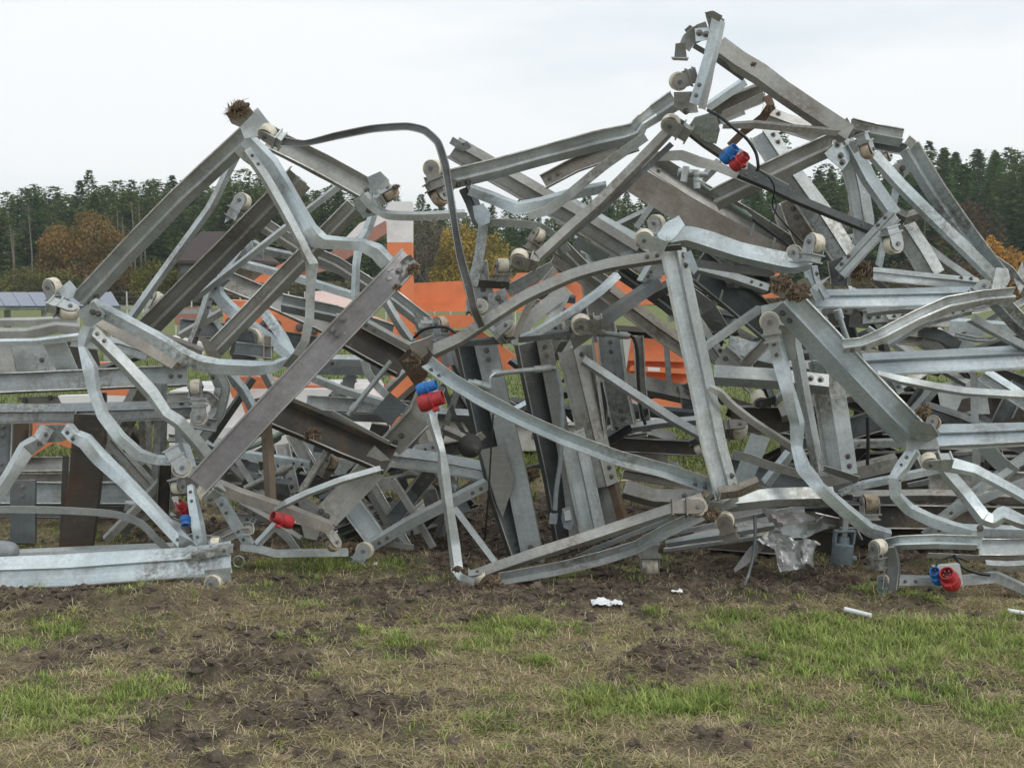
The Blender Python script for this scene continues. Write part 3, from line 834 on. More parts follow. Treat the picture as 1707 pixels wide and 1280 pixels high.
def broadleaf(seed, h, lobes, n, leaf, cols, spread=1):
    R = random.Random(seed); V = []; F = []; Cc = []
    tv, tf = [], []
    def limb(p, q, r0, r1):
        mid = (p+q)/2+Vector((R.uniform(-.3, .3), R.uniform(-.3, .3), .2)); v, f = tube_world([p, mid, q], [r0, (r0+r1)/2, r1], 6)
        s = len(tv); tv.extend(v); tf.extend([tuple(s+i for i in g) for g in f])
    fork = Vector((0, 0, h*.22)); limb(Vector((0, 0, 0)), fork, h*.022, h*.016)
    for c, r in lobes:
        c = Vector(c)*h; limb(fork, c, h*.012, h*.004)
        for k in range(5):
            u = Vector((R.gauss(0, 1), R.gauss(0, 1), R.gauss(0, 1))).normalized(); limb(c, c+Vector((u.x*r[0], u.y*r[0], u.z*r[1]))*h*.85, h*.004, h*.001)
    for k in range(n):
        c, r = R.choice(lobes); c = Vector(c)*h; u = Vector((R.gauss(0, 1), R.gauss(0, 1), R.gauss(0, 1))).normalized()
        rr = R.uniform(.35, 1)**.45*(1+.22*mnoise.noise(u*2.5+c))
        p = c+Vector((u.x*r[0], u.y*r[0], u.z*r[1]))*h*rr
        a = Vector((R.uniform(-1, 1), R.uniform(-1, 1), R.uniform(-1, 1))).normalized()*leaf*R.uniform(.5, 1.2); b = a.cross(Vector((R.uniform(-1, 1), R.uniform(-1, 1), R.uniform(-1, 1)))).normalized()*leaf*.5
        i = len(V); V += [p-a, p+b, p+a, p-b]; F.append((i, i+1, i+2, i+3))
        t = max(0, min(1, .5+.9*mnoise.noise(p*.45)+R.uniform(-.3, .3))); col = [cols[0][j]*(1-t)+cols[1][j]*t for j in range(3)]
        Cc += [col]*4
    cm = bpy.data.meshes.new('crown'); cm.from_pydata([tuple(v) for v in V], [], F); cm.materials.append(LEAFM)
    a = cm.color_attributes.new('tint', 'FLOAT_COLOR', 'POINT'); a.data.foreach_set('color', [x for c in Cc for x in (*c, 1)])
    tm = bpy.data.meshes.new('trunk'); tm.from_pydata([tuple(v) for v in tv], [], tf); tm.materials.append(BARK)
    return cm, tm
def bl(name, label, px, topyy, y, lobes, n, leaf, cols, seed):
    h = CAMH+(HORIZ-topyy)*y/FPX; cm, tm = broadleaf(seed, h, lobes, n, leaf, cols); put_tree(name, label, 'tree', cm, tm, (px-CX)/FPX*y, y)
OR = ((.12, .095, .035), (.36, .215, .07)); YE = ((.14, .12, .03), (.48, .34, .07)); OL = ((.07, .08, .028), (.19, .18, .06)); BR = ((.09, .07, .05), (.22, .16, .11)); GO = ((.24, .12, .03), (.62, .33, .05))
bl('beech_tree', 'rounded rust orange autumn tree at the left edge of the wood', 142, 348, 112, [((-.26, 0, .60), (.18, .22)), ((.10, 0, .70), (.24, .27)), ((.30, 0, .55), (.17, .24)), ((-.05, .1, .42), (.30, .26)), ((.25, 0, .34), (.24, .22)), ((-.34, 0, .36), (.18, .22)), ((-.05, 0, .22), (.4, .18))], 13000, .13, OR, 1)
bl('hazel_bush', 'low yellow green bush left of the rust orange tree', 70, 440, 108, [((-.4, 0, .5), (.6, .45)), ((.5, 0, .45), (.5, .4))], 3500, .14, OL, 2)
bl('birch_tree', 'yellow autumn tree glimpsed through the gap between the two peaks', 785, 366, 100, [((-.12, 0, .62), (.25, .34)), ((.16, 0, .50), (.30, .36)), ((-.2, 0, .34), (.28, .30)), ((.2, .1, .25), (.3, .22))], 8500, .15, YE, 3)
bl('bare_tree', 'almost leafless brown tree left of the yellow autumn tree', 712, 358, 116, [((-.2, 0, .5), (.30, .45)), ((.2, 0, .45), (.28, .45)), ((0, 0, .7), (.25, .28))], 4200, .12, BR, 4)
bl('bare_tree', 'leafless reddish brown tree against the spruces at far right', 1612, 330, 116, [((-.1, 0, .5), (.26, .45)), ((.16, 0, .45), (.22, .45)), ((0, 0, .7), (.16, .28))], 4200, .14, ((.06, .04, .025), (.17, .10, .06)), 5)
bl('maple_tree', 'small golden orange tree below the spruces at far right', 1662, 392, 106, [((-.14, 0, .55), (.26, .4)), ((.2, 0, .45), (.26, .36)), ((0, 0, .3), (.34, .26))], 4800, .15, GO, 6)
bl('hazel_bush', 'greenish yellow bush below the brown roof', 290, 428, 92, [((-.3, 0, .5), (.5, .45)), ((.4, 0, .4), (.5, .4))], 4200, .12, ((.05, .06, .014), (.19, .18, .04)), 7)
bl('hazel_bush', 'olive bush behind the yellow autumn tree at centre', 890, 405, 110, [((-.4, 0, .5), (.5, .45)), ((.4, 0, .45), (.6, .4))], 3600, .15, OL, 8)
bl('hazel_bush', 'brownish bush low behind the right hand frames', 1560, 425, 104, [((-.5, 0, .5), (.6, .4)), ((.5, 0, .5), (.7, .4))], 4200, .14, ((.04, .045, .02), (.14, .10, .05)), 9)
# undergrowth along the wood edge
n = 46000; x = rg.uniform(-62, 62, n); y = rg.uniform(112, 126, n); hh = 2.6+1.9*fnoise2(x, y*0, .12, 40, 3)
z = gheight(x, y)+hh*rg.uniform(0, 1, n)
t = np.clip(.5+.7*fnoise2(x, z, .15, 41, 3)+rg.uniform(-.25, .25, n), 0, 1)[:, None]
colr = np.array((.05, .055, .026))*(1-t)+np.array((.19, .155, .08))*t
a = rg.normal(0, 1, (n, 3)); a /= np.linalg.norm(a, axis=1)[:, None]; b = np.cross(a, rg.normal(0, 1, (n, 3))); b /= np.linalg.norm(b, axis=1)[:, None]
p = np.stack([x, y, z], 1); s = .24
V = np.stack([p-a*s, p+b*s*.5, p+a*s, p-b*s*.5], 1).reshape(-1, 3)
o = np_mesh('undergrowth', V, np.arange(n)[:, None]*4+np.arange(4)[None, :], LEAFM, np.repeat(colr, 4, 0)); o['kind'] = 'stuff'; o['label'] = 'brown and green scrub along the foot of the wood'
# slim bare trunks standing at the wood edge
for k, px in enumerate([186, 199, 205, 212, 218, 226, 236, 243, 24, 25, 55, 480, 492, 500, 512, 1536, 1590]):
    y = 119+(k % 4)*1.5; xw = (px-CX)/FPX*y; h = R.uniform(6, 9.5)
    o = thing('dead_tree', 'slim pale bare trunk at the foot of the wood', 'tree', (xw, y, gh(xw, y)), 'slim bare trunks at the wood edge')
    c = Vector(o['_w']); v, f = tube_world([c, c+Vector((.1, 0, h*.5)), c+Vector((R.uniform(-.2, .2), 0, h))], [.09, .07, .03], 6); mesh_obj('trunk', v, f, BARK, o)
    V = []; F = []
    for j in range(16):
        q = c+Vector((0, 0, h*R.uniform(.35, 1))); a = R.uniform(0, 6.28); l = R.uniform(.4, 1.2); v, f = tube_world([q, q+Vector((math.cos(a)*l, math.sin(a)*l, -.1*l))], [.02, .006], 4); s = len(V); V += v; F += [tuple(s+i for i in g) for g in f]
    q_ = mesh_obj('twigs', V, F, BARK, o); q_['kind'] = 'stuff'

# ---------------------------------------------------------------- house, solar rows, fence
yh = 85; q = P(338, 470, yh)
hs = thing('farmhouse', 'brown roofed farmhouse half hidden in front of the wood', 'house', (q.x, yh, 0))
def wp(px, py, d): return P(px, py, d)
A = [wp(296, 432, yh), wp(420, 432, yh), wp(420, 492, yh), wp(296, 492, yh)]; dpt = Vector((0, 7, 0))
mesh_obj('wall', [*A, *[a+dpt for a in A]], [(0, 3, 2, 1), (4, 5, 6, 7), (0, 4, 7, 3), (1, 2, 6, 5)], MAT['rusty'], hs)
e0, e1 = wp(286, 434, yh-.5), wp(430, 434, yh-.5); r0, r1 = wp(335, 386, yh+3.5), wp(400, 386, yh+3.5); b0, b1 = e0+Vector((0, 8, 0)), e1+Vector((0, 8, 0)); dz = Vector((0, 0, .2))
mesh_obj('roof', [e0, e1, r1, r0, b0, b1, e0-dz, e1-dz, b0-dz, b1-dz], [(0, 1, 2, 3), (5, 4, 3, 2), (4, 0, 3), (1, 5, 2), (6, 7, 1, 0), (7, 9, 5, 1), (8, 6, 0, 4)], MAT['brownroof'], hs)
for px in (312, 345, 380):
    v, f = box_world(wp(px, 458, yh-.04), Vector((.42, 0, 0)), Vector((0, .05, 0)), Vector((0, 0, .55))); mesh_obj('window', v, f, MAT['dark'], hs)

N = Nodes('solar_cells', .12); uv = N.n('ShaderNodeUVMap').outputs[0]
sx = N.n('ShaderNodeSeparateXYZ'); N.l(uv, sx.inputs[0])
def grid(inp, n, w):
    a = N.n('ShaderNodeMath', operation='MULTIPLY'); N.l(inp, a.inputs[0]); a.inputs[1].default_value = n
    b = N.n('ShaderNodeMath', operation='FRACT'); N.l(a.outputs[0], b.inputs[0])
    c = N.n('ShaderNodeMath', operation='LESS_THAN'); N.l(b.outputs[0], c.inputs[0]); c.inputs[1].default_value = w; return c.outputs[0]
g1, g2 = grid(sx.outputs[0], 6, .05), grid(sx.outputs[1], 10, .05)
mxx = N.n('ShaderNodeMath', operation='MAXIMUM'); N.l(g1, mxx.inputs[0]); N.l(g2, mxx.inputs[1])
N.color(N.mix(mxx.outputs[0], (.012, .03, .10), (.09, .11, .17))); CELL = N.m
def solar(label, x0, x1, npan, yt, yb, d, sh=15):
    q = P((x0+x1)/2, yb, d); o = thing('solar_panel_row', label, 'solar panels', (q.x, d+.4, 0))
    w = (x1-x0)/npan
    for k in range(npan):
        a = x0+k*w; c = [P(a+1+sh, yb, d), P(a+w-1+sh, yb, d), P(a+w-1, yt, d+1.6), P(a+1, yt, d+1.6)]; dn = Vector((0, .02, -.04))
        mesh_obj('panel', c+[v+dn for v in c], [(0, 1, 2, 3), (7, 6, 5, 4), (0, 4, 5, 1), (1, 5, 6, 2), (2, 6, 7, 3), (3, 7, 4, 0)], CELL, o,
                 [(0, 0), (1, 0), (1, 1), (0, 1)]+[(0, 0)]*20)
        fr = [P(a+sh, yb+.8, d-.02), P(a+w+sh, yb+.8, d-.02), P(a+w, yt-.8, d+1.62), P(a, yt-.8, d+1.62)]; dn = Vector((0, .015, -.025))
        mesh_obj('frame', [v+dn for v in fr]+[v+dn*3 for v in fr], [(0, 1, 2, 3), (7, 6, 5, 4), (0, 4, 5, 1), (1, 5, 6, 2), (2, 6, 7, 3), (3, 7, 4, 0)], MAT['bright'], o)
    a, b = P(x0+sh-6, yb+3, d+.1), P(x1+sh+25, yb+3, d+.1); v, f = box_world((a+b)/2, (b-a)/2, Vector((0, .05, 0)), Vector((0, 0, .035))); mesh_obj('rail', v, f, MAT['dull'], o)
    k = x0+10
    while k < x1+sh:
        a = P(k, yb+4, d+.7); v, f = box_world(Vector((a.x, a.y, a.z/2)), Vector((.05, 0, 0)), Vector((0, .05, 0)), Vector((0, 0, a.z/2))); mesh_obj('leg', v, f, MAT['dull'], o)
        k += 62
solar('blue solar panel row seen left of the lowest left roller', -60, 72, 5, 487, 510, 26)
solar('blue solar panel row seen right of the lowest left roller', 104, 186, 3, 487, 510, 27)

fe = thing('wire_fence', 'thin wire mesh fence beyond the solar panels', 'fence', (P(400, 500, 40).x, 40, 0))
V = []; F = []
for k in range(0, 30):
    px = 130+k*27; a = P(px, 486, 40); v, f = tube_world([Vector((a.x, 40, 0)), a], .022, 6); mesh_obj('post', v, f, MAT['concrete'], fe)
for py in (487, 495, 503, 511):
    a, b = P(130, py, 40), P(913, py, 40); v, f = tube_world([a, b], .004, 4); s = len(V); V += v; F += [tuple(s+i for i in g) for g in f]
q = mesh_obj('wire', V, F, MAT['dull'], fe); q['kind'] = 'stuff'

# thin autumn air between the field and the wood
hz = box_world(Vector((0, 715, 20)), Vector((1520, 0, 0)), Vector((0, 805, 0)), Vector((0, 0, 21.5)))
hm = bpy.data.materials.new('thin_haze'); hm.use_nodes = True; ht = hm.node_tree; ht.nodes.clear()
ho = ht.nodes.new('ShaderNodeOutputMaterial'); hv = ht.nodes.new('ShaderNodeVolumePrincipled')
hv.inputs['Color'].default_value = (.86, .91, .95, 1); hv.inputs['Density'].default_value = .00045; hv.inputs['Anisotropy'].default_value = .2
ht.links.new(hv.outputs[0], ho.inputs['Volume'])
hzo = mesh_obj('haze', hz[0], hz[1], hm); hzo['kind'] = 'stuff'; hzo['label'] = 'thin pale haze over the field and the wood'
# ---------------------------------------------------------------- orange and white crane parts lying behind the wreck
def slab(name, pts, d, th, mat, parent=None, bolts=(), label=None):
    """solid plate girder: picture polygon at depth d, th metres thick away from the camera"""
    parent = parent or CUR[0]
    ds = d if isinstance(d, (list, tuple)) else [d]*len(pts)
    A = [P(x, y, z) for (x, y), z in zip(pts, ds)]; B = [a+Vector((0, th, 0)) for a in A]; n = len(A)
    F = [tuple(range(n))[::-1], tuple(range(n, 2*n))]+[(i, (i+1) % n, n+(i+1) % n, n+i) for i in range(n)]
    area = sum(A[i].x*A[(i+1) % n].z-A[(i+1) % n].x*A[i].z for i in range(n))
    if area < 0: F = [f[::-1] for f in F]
    uv = []
    V = A+B
    for f in F:
        for vi in f: uv.append((V[vi].x, V[vi].z))
    o = mesh_obj(name, V, F, MAT[mat], parent, uv)
    if label: o['label'] = label
    for bx, by in bolts:
        dd = sum(ds)/len(ds)-.004; b_ = bolt(o, P(bx, by, dd), Vector((0, -1, 0)), 1.6)
    return o
def beam3(name, a, b, h, th, mat, label=None, parent=None):
    """box girder in one even colour: picture points a,b (x,y,d), height px"""
    s = a[2]/FPX; p, q = P(*a), P(*b); v, f = box_world((p+q)/2, (q-p)/2, Vector((0, th/2, 0)), Vector((0, 0, h*s/2)))
    o = mesh_obj(name, v, f, MAT[mat], parent or CUR[0])
    if label: o['label'] = label
    return o

T('crane_tower', 'upright square post, white on top and orange below, behind the centre of the wreck', 'crane tower', 668, 800, 12)
slab('orange_post', [(645, 404), (686, 404), (690, 790), (655, 790)], 11.6, .22, 'orange')
slab('white_cap', [(644, 336), (686, 336), (686, 404), (645, 404)], 11.6, .22, 'white')
slab('foot_plate', [(640, 640), (706, 640), (708, 755), (640, 755)], 11.9, .04, 'orange')
T('crane_boom', 'long orange box girder lying level behind the wreck from centre to right', 'crane boom', 980, 500, 12)
slab('boom_face', [(690, 472), (900, 462), (1300, 455), (1300, 492), (900, 502), (870, 516), (690, 518)], 12.2, .3, 'orange')
slab('boom_underside', [(690, 505), (870, 503), (1300, 484), (1300, 496), (870, 520), (690, 519)], 12.12, .07, 'orange')
slab('boom_hatch', [(862, 455), (940, 455), (950, 470), (850, 470)], 12.1, .2, 'orange')
T('crane_rail', 'narrow orange girder just below the long orange box girder', 'crane boom', 740, 540, 12)
slab('rail_face', [(690, 526), (790, 525), (800, 546), (690, 548)], 12.0, .2, 'orange')
slab('rail_web', [(690, 553), (800, 550), (870, 600), (870, 616), (700, 616)], 12.3, .1, 'orange')
T('crane_jib', 'faded salmon arm sloping up to the white topped post', 'crane boom', 600, 410, 12)
slab('arm_face', [(530, 432), (642, 368), (646, 388), (548, 450), (470, 470), (448, 466)], 12.6, .15, 'salmon')
slab('white_fairing', [(545, 428), (600, 372), (646, 352), (646, 372), (545, 446)], 12.9, .1, 'white')
T('crane_slew_ring', 'big orange bolted housing behind the left of the wreck', 'crane base', 500, 590, 11)
slab('housing_upper', [(372, 500), (480, 504), (620, 530), (655, 545), (655, 570), (560, 560), (372, 545)], 10.9, .4, 'orange', bolts=[(382, 536), (440, 540), (486, 548), (492, 555)])
slab('housing_plate', [(420, 470), (440, 455), (492, 428), (520, 436), (492, 462), (470, 474)], 11.5, .3, 'orange')
slab('housing_side', [(450, 522), (536, 528), (540, 566), (446, 552)], 10.8, .1, 'orange', bolts=[(462, 540), (500, 546), (524, 552)])
slab('housing_lower', [(372, 628), (430, 628), (480, 640), (610, 648), (612, 668), (480, 664), (436, 700), (380, 660)], 11.2, .3, 'orange')
slab('white_cover', [(520, 486), (545, 484), (590, 498), (600, 512), (520, 512)], 11.3, .3, 'white')
slab('brown_drum_cover', [(290, 514), (330, 512), (334, 540), (292, 542)], 11.4, .3, 'salmon')
T('white_trailer', 'long low white trailer body with orange legs behind the left of the wreck', 'trailer', 500, 740, 11.5)
slab('side_panel', [(282, 652), (610, 648), (640, 690), (640, 738), (282, 746)], 11.0, 1.2, 'white')
slab('lower_ledge', [(282, 712), (640, 716), (644, 744), (282, 742)], 10.9, .1, 'white')
slab('orange_strut', [(392, 640), (402, 640), (428, 708), (416, 712)], 10.8, .05, 'orange')
slab('orange_strut', [(378, 636), (388, 636), (398, 660), (388, 664)], 10.8, .05, 'orange')
T('white_kerb_block', 'low white ballast block on the grass seen between the columns', 'ballast block', 950, 750, 13)
slab('block', [(700, 700), (1045, 712), (1045, 750), (700, 754)], 12.6, .5, 'concrete')
slab('block_top', [(700, 692), (1045, 706), (1045, 712), (700, 700)], 12.55, .6, 'white')
T('orange_cabin', 'orange ribbed crane cabin behind the right of the wreck', 'crane cabin', 1100, 690, 12)
slab('cabin_wall', [(1000, 556), (1152, 560), (1156, 690), (1000, 684)], 12.4, 1.1, 'orange')
slab('cabin_ledge', [(1042, 589), (1150, 592), (1150, 604), (1042, 601)], 12.3, .1, 'orange')
slab('cabin_sill', [(1052, 610), (1152, 616), (1154, 624), (1048, 618)], 12.25, .15, 'orange')
slab('cabin_lower', [(1046, 665), (1160, 670), (1162, 690), (1046, 688)], 12.2, .2, 'orange')
slab('grille', [(1022, 566), (1052, 566), (1044, 616), (1026, 620)], 12.2, .05, 'concrete')
slab('white_sill', [(1046, 686), (1100, 688), (1100, 700), (1046, 700)], 12.1, .2, 'white')
T('orange_scrap', 'small orange scrap plate low behind the crossed braces at far left', 'scrap plate', 80, 740, 9.5)
slab('scrap_plate', [(52, 705), (122, 700), (120, 748), (90, 738), (54, 760)], 9.6, .03, 'orange')
T('orange_scrap', 'narrow orange rail behind the stacked beams at left', 'scrap plate', 190, 650, 10)
slab('scrap_plate', [(152, 604), (200, 604), (200, 618), (152, 616)], 10.4, .1, 'orange')
slab('scrap_plate', [(152, 648), (216, 648), (216, 660), (152, 658)], 10.4, .1, 'orange')
slab('scrap_plate', [(172, 720), (188, 736), (176, 742)], 10.2, .02, 'orange')
slab('white_strip', [(96, 660), (240, 656), (240, 672), (96, 672)], 10.8, .1, 'white')
slab('white_strip', [(286, 560), (336, 572), (336, 592), (300, 582)], 10.8, .1, 'white')
slab('white_strip', [(276, 690), (300, 690), (302, 732), (278, 732)], 10.4, .1, 'white')

slab('sticker', [(1080, 612), (1100, 613), (1100, 619), (1080, 618)], 12.0, .01, 'white', parent=[o for o in bpy.data.objects if o.name == 'orange_cabin'][0])
# ---------------------------------------------------------------- the wreck: frames of galvanised steel
ST = 'bent steel frames of the wreck'; BM = 'loose steel members of the wreck'

# --- stacked sections at the far left, behind
T('truss_section', 'flattened truss section stacked behind the lowest left frame, its two bolted rails running level', 'steel truss', 150, 900, 8.6, ST)
M('rail', [(-40, 641, 8.5), (312, 626, 8.5)], 36, 'C', 'galv', -8, b=3)
M('rail', [(-40, 690, 8.2), (120, 689, 8.2), (330, 682, 8.2)], 32, 'L', 'galv', 6, b=3)
M('bent_rail', [(-40, 538, 8.7), (60, 536, 8.7), (128, 532, 8.7)], 14, 'Lt', 'dull', 0)
M('bent_rail', [(-40, 557, 8.5), (45, 556, 8.5), (75, 550, 8.5), (95, 546, 8.5), (133, 549, 8.5)], 20, 'Lt', 'dull', 0)
M('white_edged_rail', [(-40, 572, 8.45), (60, 570, 8.45), (141, 560, 8.45)], 11, 'Lt', 'bright', 10)
M('side_rail', [(120, 566, 8.6), (200, 576, 8.6), (245, 590, 8.6)], 24, 'L', 'galv', 0)
plate('web_plate', [(-30, 574), (18, 574), (28, 628), (-30, 630)], 8.75, 'dull')
plate('web_plate', [(20, 577), (76, 574), (98, 626), (30, 628)], 8.9, 'galv', bolts=[(70, 600)])
plate('identity_plate', [(72, 574), (110, 570), (132, 620), (98, 622)], 8.6, 'bright')
plate('web_plate', [(112, 570), (160, 576), (170, 622), (134, 622)], 9.0, 'dark')
plate('gusset_plate', [(28, 662), (96, 660), (104, 676), (44, 678)], 8.5, 'dull', bolts=[(42, 667), (84, 663)])
M('cross_brace', [(245, 590, 8.9), (160, 618, 8.9)], 12, 'L', 'dark')
M('cross_brace', [(184, 735, 8.4), (252, 812, 8.4)], 24, 'L', 'dull', b=1)
M('cross_brace', [(268, 802, 8.3), (225, 850, 8.3), (176, 900, 8.3)], 16, 'Lt', 'dull')
M('upright', [(268, 640, 8.35), (268, 705, 8.35), (264, 800, 8.35)], 22, 'L', 'galv', b=1)
M('upright', [(277, 770, 8.3), (271, 860, 8.3)], 24, 'C', 'black')
M('upright', [(240, 650, 8.8), (244, 790, 8.8)], 20, 'L', 'dull')
M('upright', [(165, 655, 8.8), (168, 780, 8.8)], 26, 'C', 'dark')
M('upright', [(200, 690, 8.9), (250, 760, 8.9)], 18, 'L', 'black')
roller(262, 500, 8.6, 26, 60, 60, bmat='dull')
T('sheet_pile', 'two dark broad uprights standing in the mud under the stacked section', 'steel posts', 130, 915, 8.1, BM)
M('post', [(150, 690, 8.15), (143, 780, 8.15), (126, 918, 8.15)], 52, 'Cb', 'black', 12)
M('post', [(110, 760, 8.25), (104, 922, 8.2)], 12, 'R', 'black', 30)
M('post', [(38, 800, 8.3), (38, 906, 8.2)], 40, 'Cb', 'dark', 8)
M('post', [(6, 700, 8.6), (2, 800, 8.5)], 34, 'C', 'dark', 8)
M('post', [(32, 706, 9.2), (30, 770, 9.2)], 42, 'C', 'rusty', 8)
T('plank_stack', 'low stack of grey channel planks behind the dark uprights at left', 'steel planks', 150, 840, 9.2, BM)
for i, (yy, hh) in enumerate(((775, 26), (797, 16), (822, 40), (852, 22))):
    M('channel_plank', [(-30, yy, 9.3), (280, yy-3+i*2, 9.3)], hh, 'C', ('dull', 'brown', 'galv', 'dark')[i], -6, dent=.5)
T('bottom_rail', 'pair of flat rails lying in the mud behind the lowest left beam', 'steel rail', 150, 935, 7.9, BM)
M('rail', [(-40, 932, 7.75), (290, 918, 7.75), (345, 905, 7.8)], 34, 'Lt', 'galv', -10)
M('rail', [(-40, 950, 7.6), (290, 938, 7.6)], 16, 'Lt', 'dull', -10)
M('brace', [(215, 925, 7.9), (250, 905, 7.9)], 9, 'R', 'dark')
M('hook_end', [(290, 905, 7.7), (320, 895, 7.7), (372, 900, 7.7), (405, 885, 7.7), (417, 884, 7.7), (416, 876, 7.75), (395, 878, 7.8), (345, 900, 7.8)], 12, 'C', 'dull')

# --- lowest left frame, nearest
T('lattice_truss', 'lowest frame at far left, its bright bottom beam lying on the mud', 'steel frame', 180, 975, 7.1, ST)
M('bottom_chord', [(-60, 958, 7.3), (120, 950, 7.25), (300, 938, 7.2), (345, 934, 7.15), (385, 928, 7.15)], 54, 'L', 'bright', 4, b=2)
M('end_flange', [(320, 928, 7.15), (345, 922, 7.1), (365, 916, 7.1), (388, 914, 7.1)], 16, 'Lt', 'galv', 0)
M('brace', [(110, 712, 7.7), (122, 727, 7.65), (142, 736, 7.6, 1.15), (165, 764, 7.6), (205, 800, 7.5), (247, 842, 7.4), (290, 888, 7.35), (320, 918, 7.3)], 24, 'Lt', 'bright', 6, b=3)
M('brace', [(80, 712, 7.75), (66, 735, 7.7), (44, 748, 7.7, 1.2), (20, 788, 7.65), (-20, 850, 7.6)], 24, 'Lt', 'galv', 6, b=1)
M('strap', [(-40, 850, 7.5), (20, 849, 7.5), (113, 851, 7.5), (190, 857, 7.5), (235, 872, 7.5), (262, 900, 7.5), (290, 925, 7.5)], 13, 'R', 'galv', 18)
M('upright', [(318, 808, 7.45, .6), (322, 835, 7.4), (330, 880, 7.35), (337, 924, 7.35)], 20, 'Lt', 'bright')
plate('gusset_plate', [(62, 708), (122, 708), (118, 728), (104, 736), (76, 738)], 7.8, 'bright', bolts=[(75, 718), (112, 716)])
plate('gusset_plate', [(298, 890), (318, 900), (345, 924), (340, 934), (297, 934)], 7.32, 'galv')
plate('end_plate', [(340, 950), (384, 946), (386, 968), (370, 972), (344, 966)], 7.1, 'bright')
roller(359, 908, 7.35, 26, 90, 88, body=0)
roller(356, 972, 7.1, 30, 75, 10, body=0.8, mat='cream', bmat='galv')
M('torn_tab', [(300, 972, 7.15), (315, 982, 7.1), (332, 965, 7.1)], 14, 'R', 'galv', 30)

# --- tall left frame
T('lattice_truss', 'tall bent frame leaning up to the left peak, muddy straw on its tip', 'steel frame', 250, 800, 7.7, ST)
M('rear_strut', [(396, 255, 8.2), (378, 290, 8.2), (362, 325, 8.2), (348, 350, 8.2), (297, 420, 8.2), (258, 474, 8.2), (217, 532, 8.2)], 15, 'L', 'galv')
M('chord', [(426, 214, 7.6), (300, 330, 7.7), (214, 418, 7.8), (134, 504, 7.9)], 37, 'W', 'galv', 0, b=2)
M('rear_flange', [(176, 524, 8.0), (260, 560, 8.0), (338, 590, 8.0)], 20, 'Lt', 'brown')
M('web', [(148, 518, 7.95), (220, 560, 7.95), (295, 603, 7.95)], 34, 'R', 'brown', -25)
M('lower_chord', [(150, 508, 7.75), (200, 534, 7.75), (260, 566, 7.75), (305, 594, 7.7), (330, 606, 7.7), (365, 612, 7.7), (420, 615, 7.7), (455, 612, 7.7, .8), (480, 600, 7.7, .5)], 26, 'Lt', 'bright', 8, b=1)
M('crumpled_brace', [(147, 545, 7.65, .9), (140, 562, 7.65), (137, 578, 7.65, .7), (150, 612, 7.6, 1.1), (156, 650, 7.6), (172, 692, 7.6), (200, 730, 7.6), (232, 758, 7.65), (262, 766, 7.7, .8), (292, 768, 7.7, .8)], 21, 'Lt', 'bright', 0)
M('brace', [(150, 550, 7.75), (209, 608, 7.75), (252, 655, 7.75), (276, 690, 7.7), (298, 704, 7.7, 1.1), (330, 740, 7.75), (356, 775, 7.8)], 24, 'Lb', 'galv', 0, b=1)
M('brace', [(411, 232, 7.55, 1.1), (451, 272, 7.55), (481, 321, 7.55), (515, 380, 7.5), (526, 397, 7.5, 1.15), (540, 404, 7.5, .95), (577, 406, 7.5, .8), (603, 408, 7.5, .9), (628, 420, 7.5, 1.1), (646, 440, 7.5), (655, 462, 7.55)], 26, 'Lt', 'bright', 0)
M('brace', [(410, 250, 7.45), (441, 294, 7.45), (471, 346, 7.45), (500, 400, 7.45), (519, 440, 7.45)], 18, 'Lb', 'galv', 0, b=1)
M('twisted_brace', [(508, 412, 7.55, .8), (520, 440, 7.5, 1.2), (518, 480, 7.5), (516, 530, 7.5), (508, 570, 7.5), (494, 592, 7.5), (478, 612, 7.6)], 16, 'R', 'galv', 20)
M('top_beam', [(448, 232, 7.9), (540, 280, 7.9), (636, 330, 7.8)], 36, 'C', 'dull', -12, b=2)
M('top_flange', [(465, 222, 7.75), (545, 262, 7.75), (612, 299, 7.75)], 10, 'R', 'dull', 30)
M('strap', [(606, 326, 7.5, 1.2), (622, 346, 7.5), (648, 359, 7.45), (700, 361, 7.45), (776, 357, 7.45)], 15, 'Lt', 'galv', 6)
M('short_strut', [(622, 358, 7.7), (612, 385, 7.7), (600, 404, 7.65), (594, 440, 7.6), (592, 494, 7.6)], 14, 'L', 'bright')
plate('gusset_plate', [(588, 336), (606, 322), (628, 352), (628, 358), (606, 364), (596, 350)], 7.6, 'bright', bolts=[(615, 351)])
plate('gusset_plate', [(388, 250), (408, 240), (440, 268), (418, 276), (406, 268)], 7.6, 'bright', bolts=[(411, 259), (417, 269)])
plate('gusset_plate', [(128, 520), (156, 502), (175, 524), (172, 532), (148, 548)], 7.7, 'bright', bolts=[(155, 520), (164, 523)])
plate('peak_plate', [(398, 205), (430, 180), (450, 206), (440, 226), (408, 232)], [7.5, 7.5, 7.4, 7.45, 7.5], 'galv')
plate('peak_cheek', [(378, 190), (408, 170), (424, 188), (400, 212), (386, 206)], 7.45, 'dull')
plate('end_box', [(612, 296), (634, 286), (648, 300), (646, 320), (626, 332)], [7.6, 7.6, 7.5, 7.5, 7.6], 'galv')
plate('end_box', [(626, 318), (646, 300), (662, 326), (644, 338)], [7.5, 7.5, 7.45, 7.45], 'dull')
roller(446, 222, 7.4, 30, 150, 50, body=.5)
roller(652, 322, 7.45, 26, 30, 70, mat='muddyroller', body=.7)
roller(87, 478, 7.85, 30, 110, 25, body=1.7, mat='cream', bmat='galv')
roller(116, 519, 7.75, 32, -20, 60, body=.8, wid=.5)
plate('roller_box', [(98, 482), (116, 468), (128, 482), (122, 496), (104, 500)], [7.8, 7.8, 7.7, 7.75, 7.8], 'bright')
plate('roller_box', [(78, 494), (106, 488), (120, 505), (98, 528), (82, 512)], [7.85, 7.85, 7.75, 7.8, 7.8], 'galv')
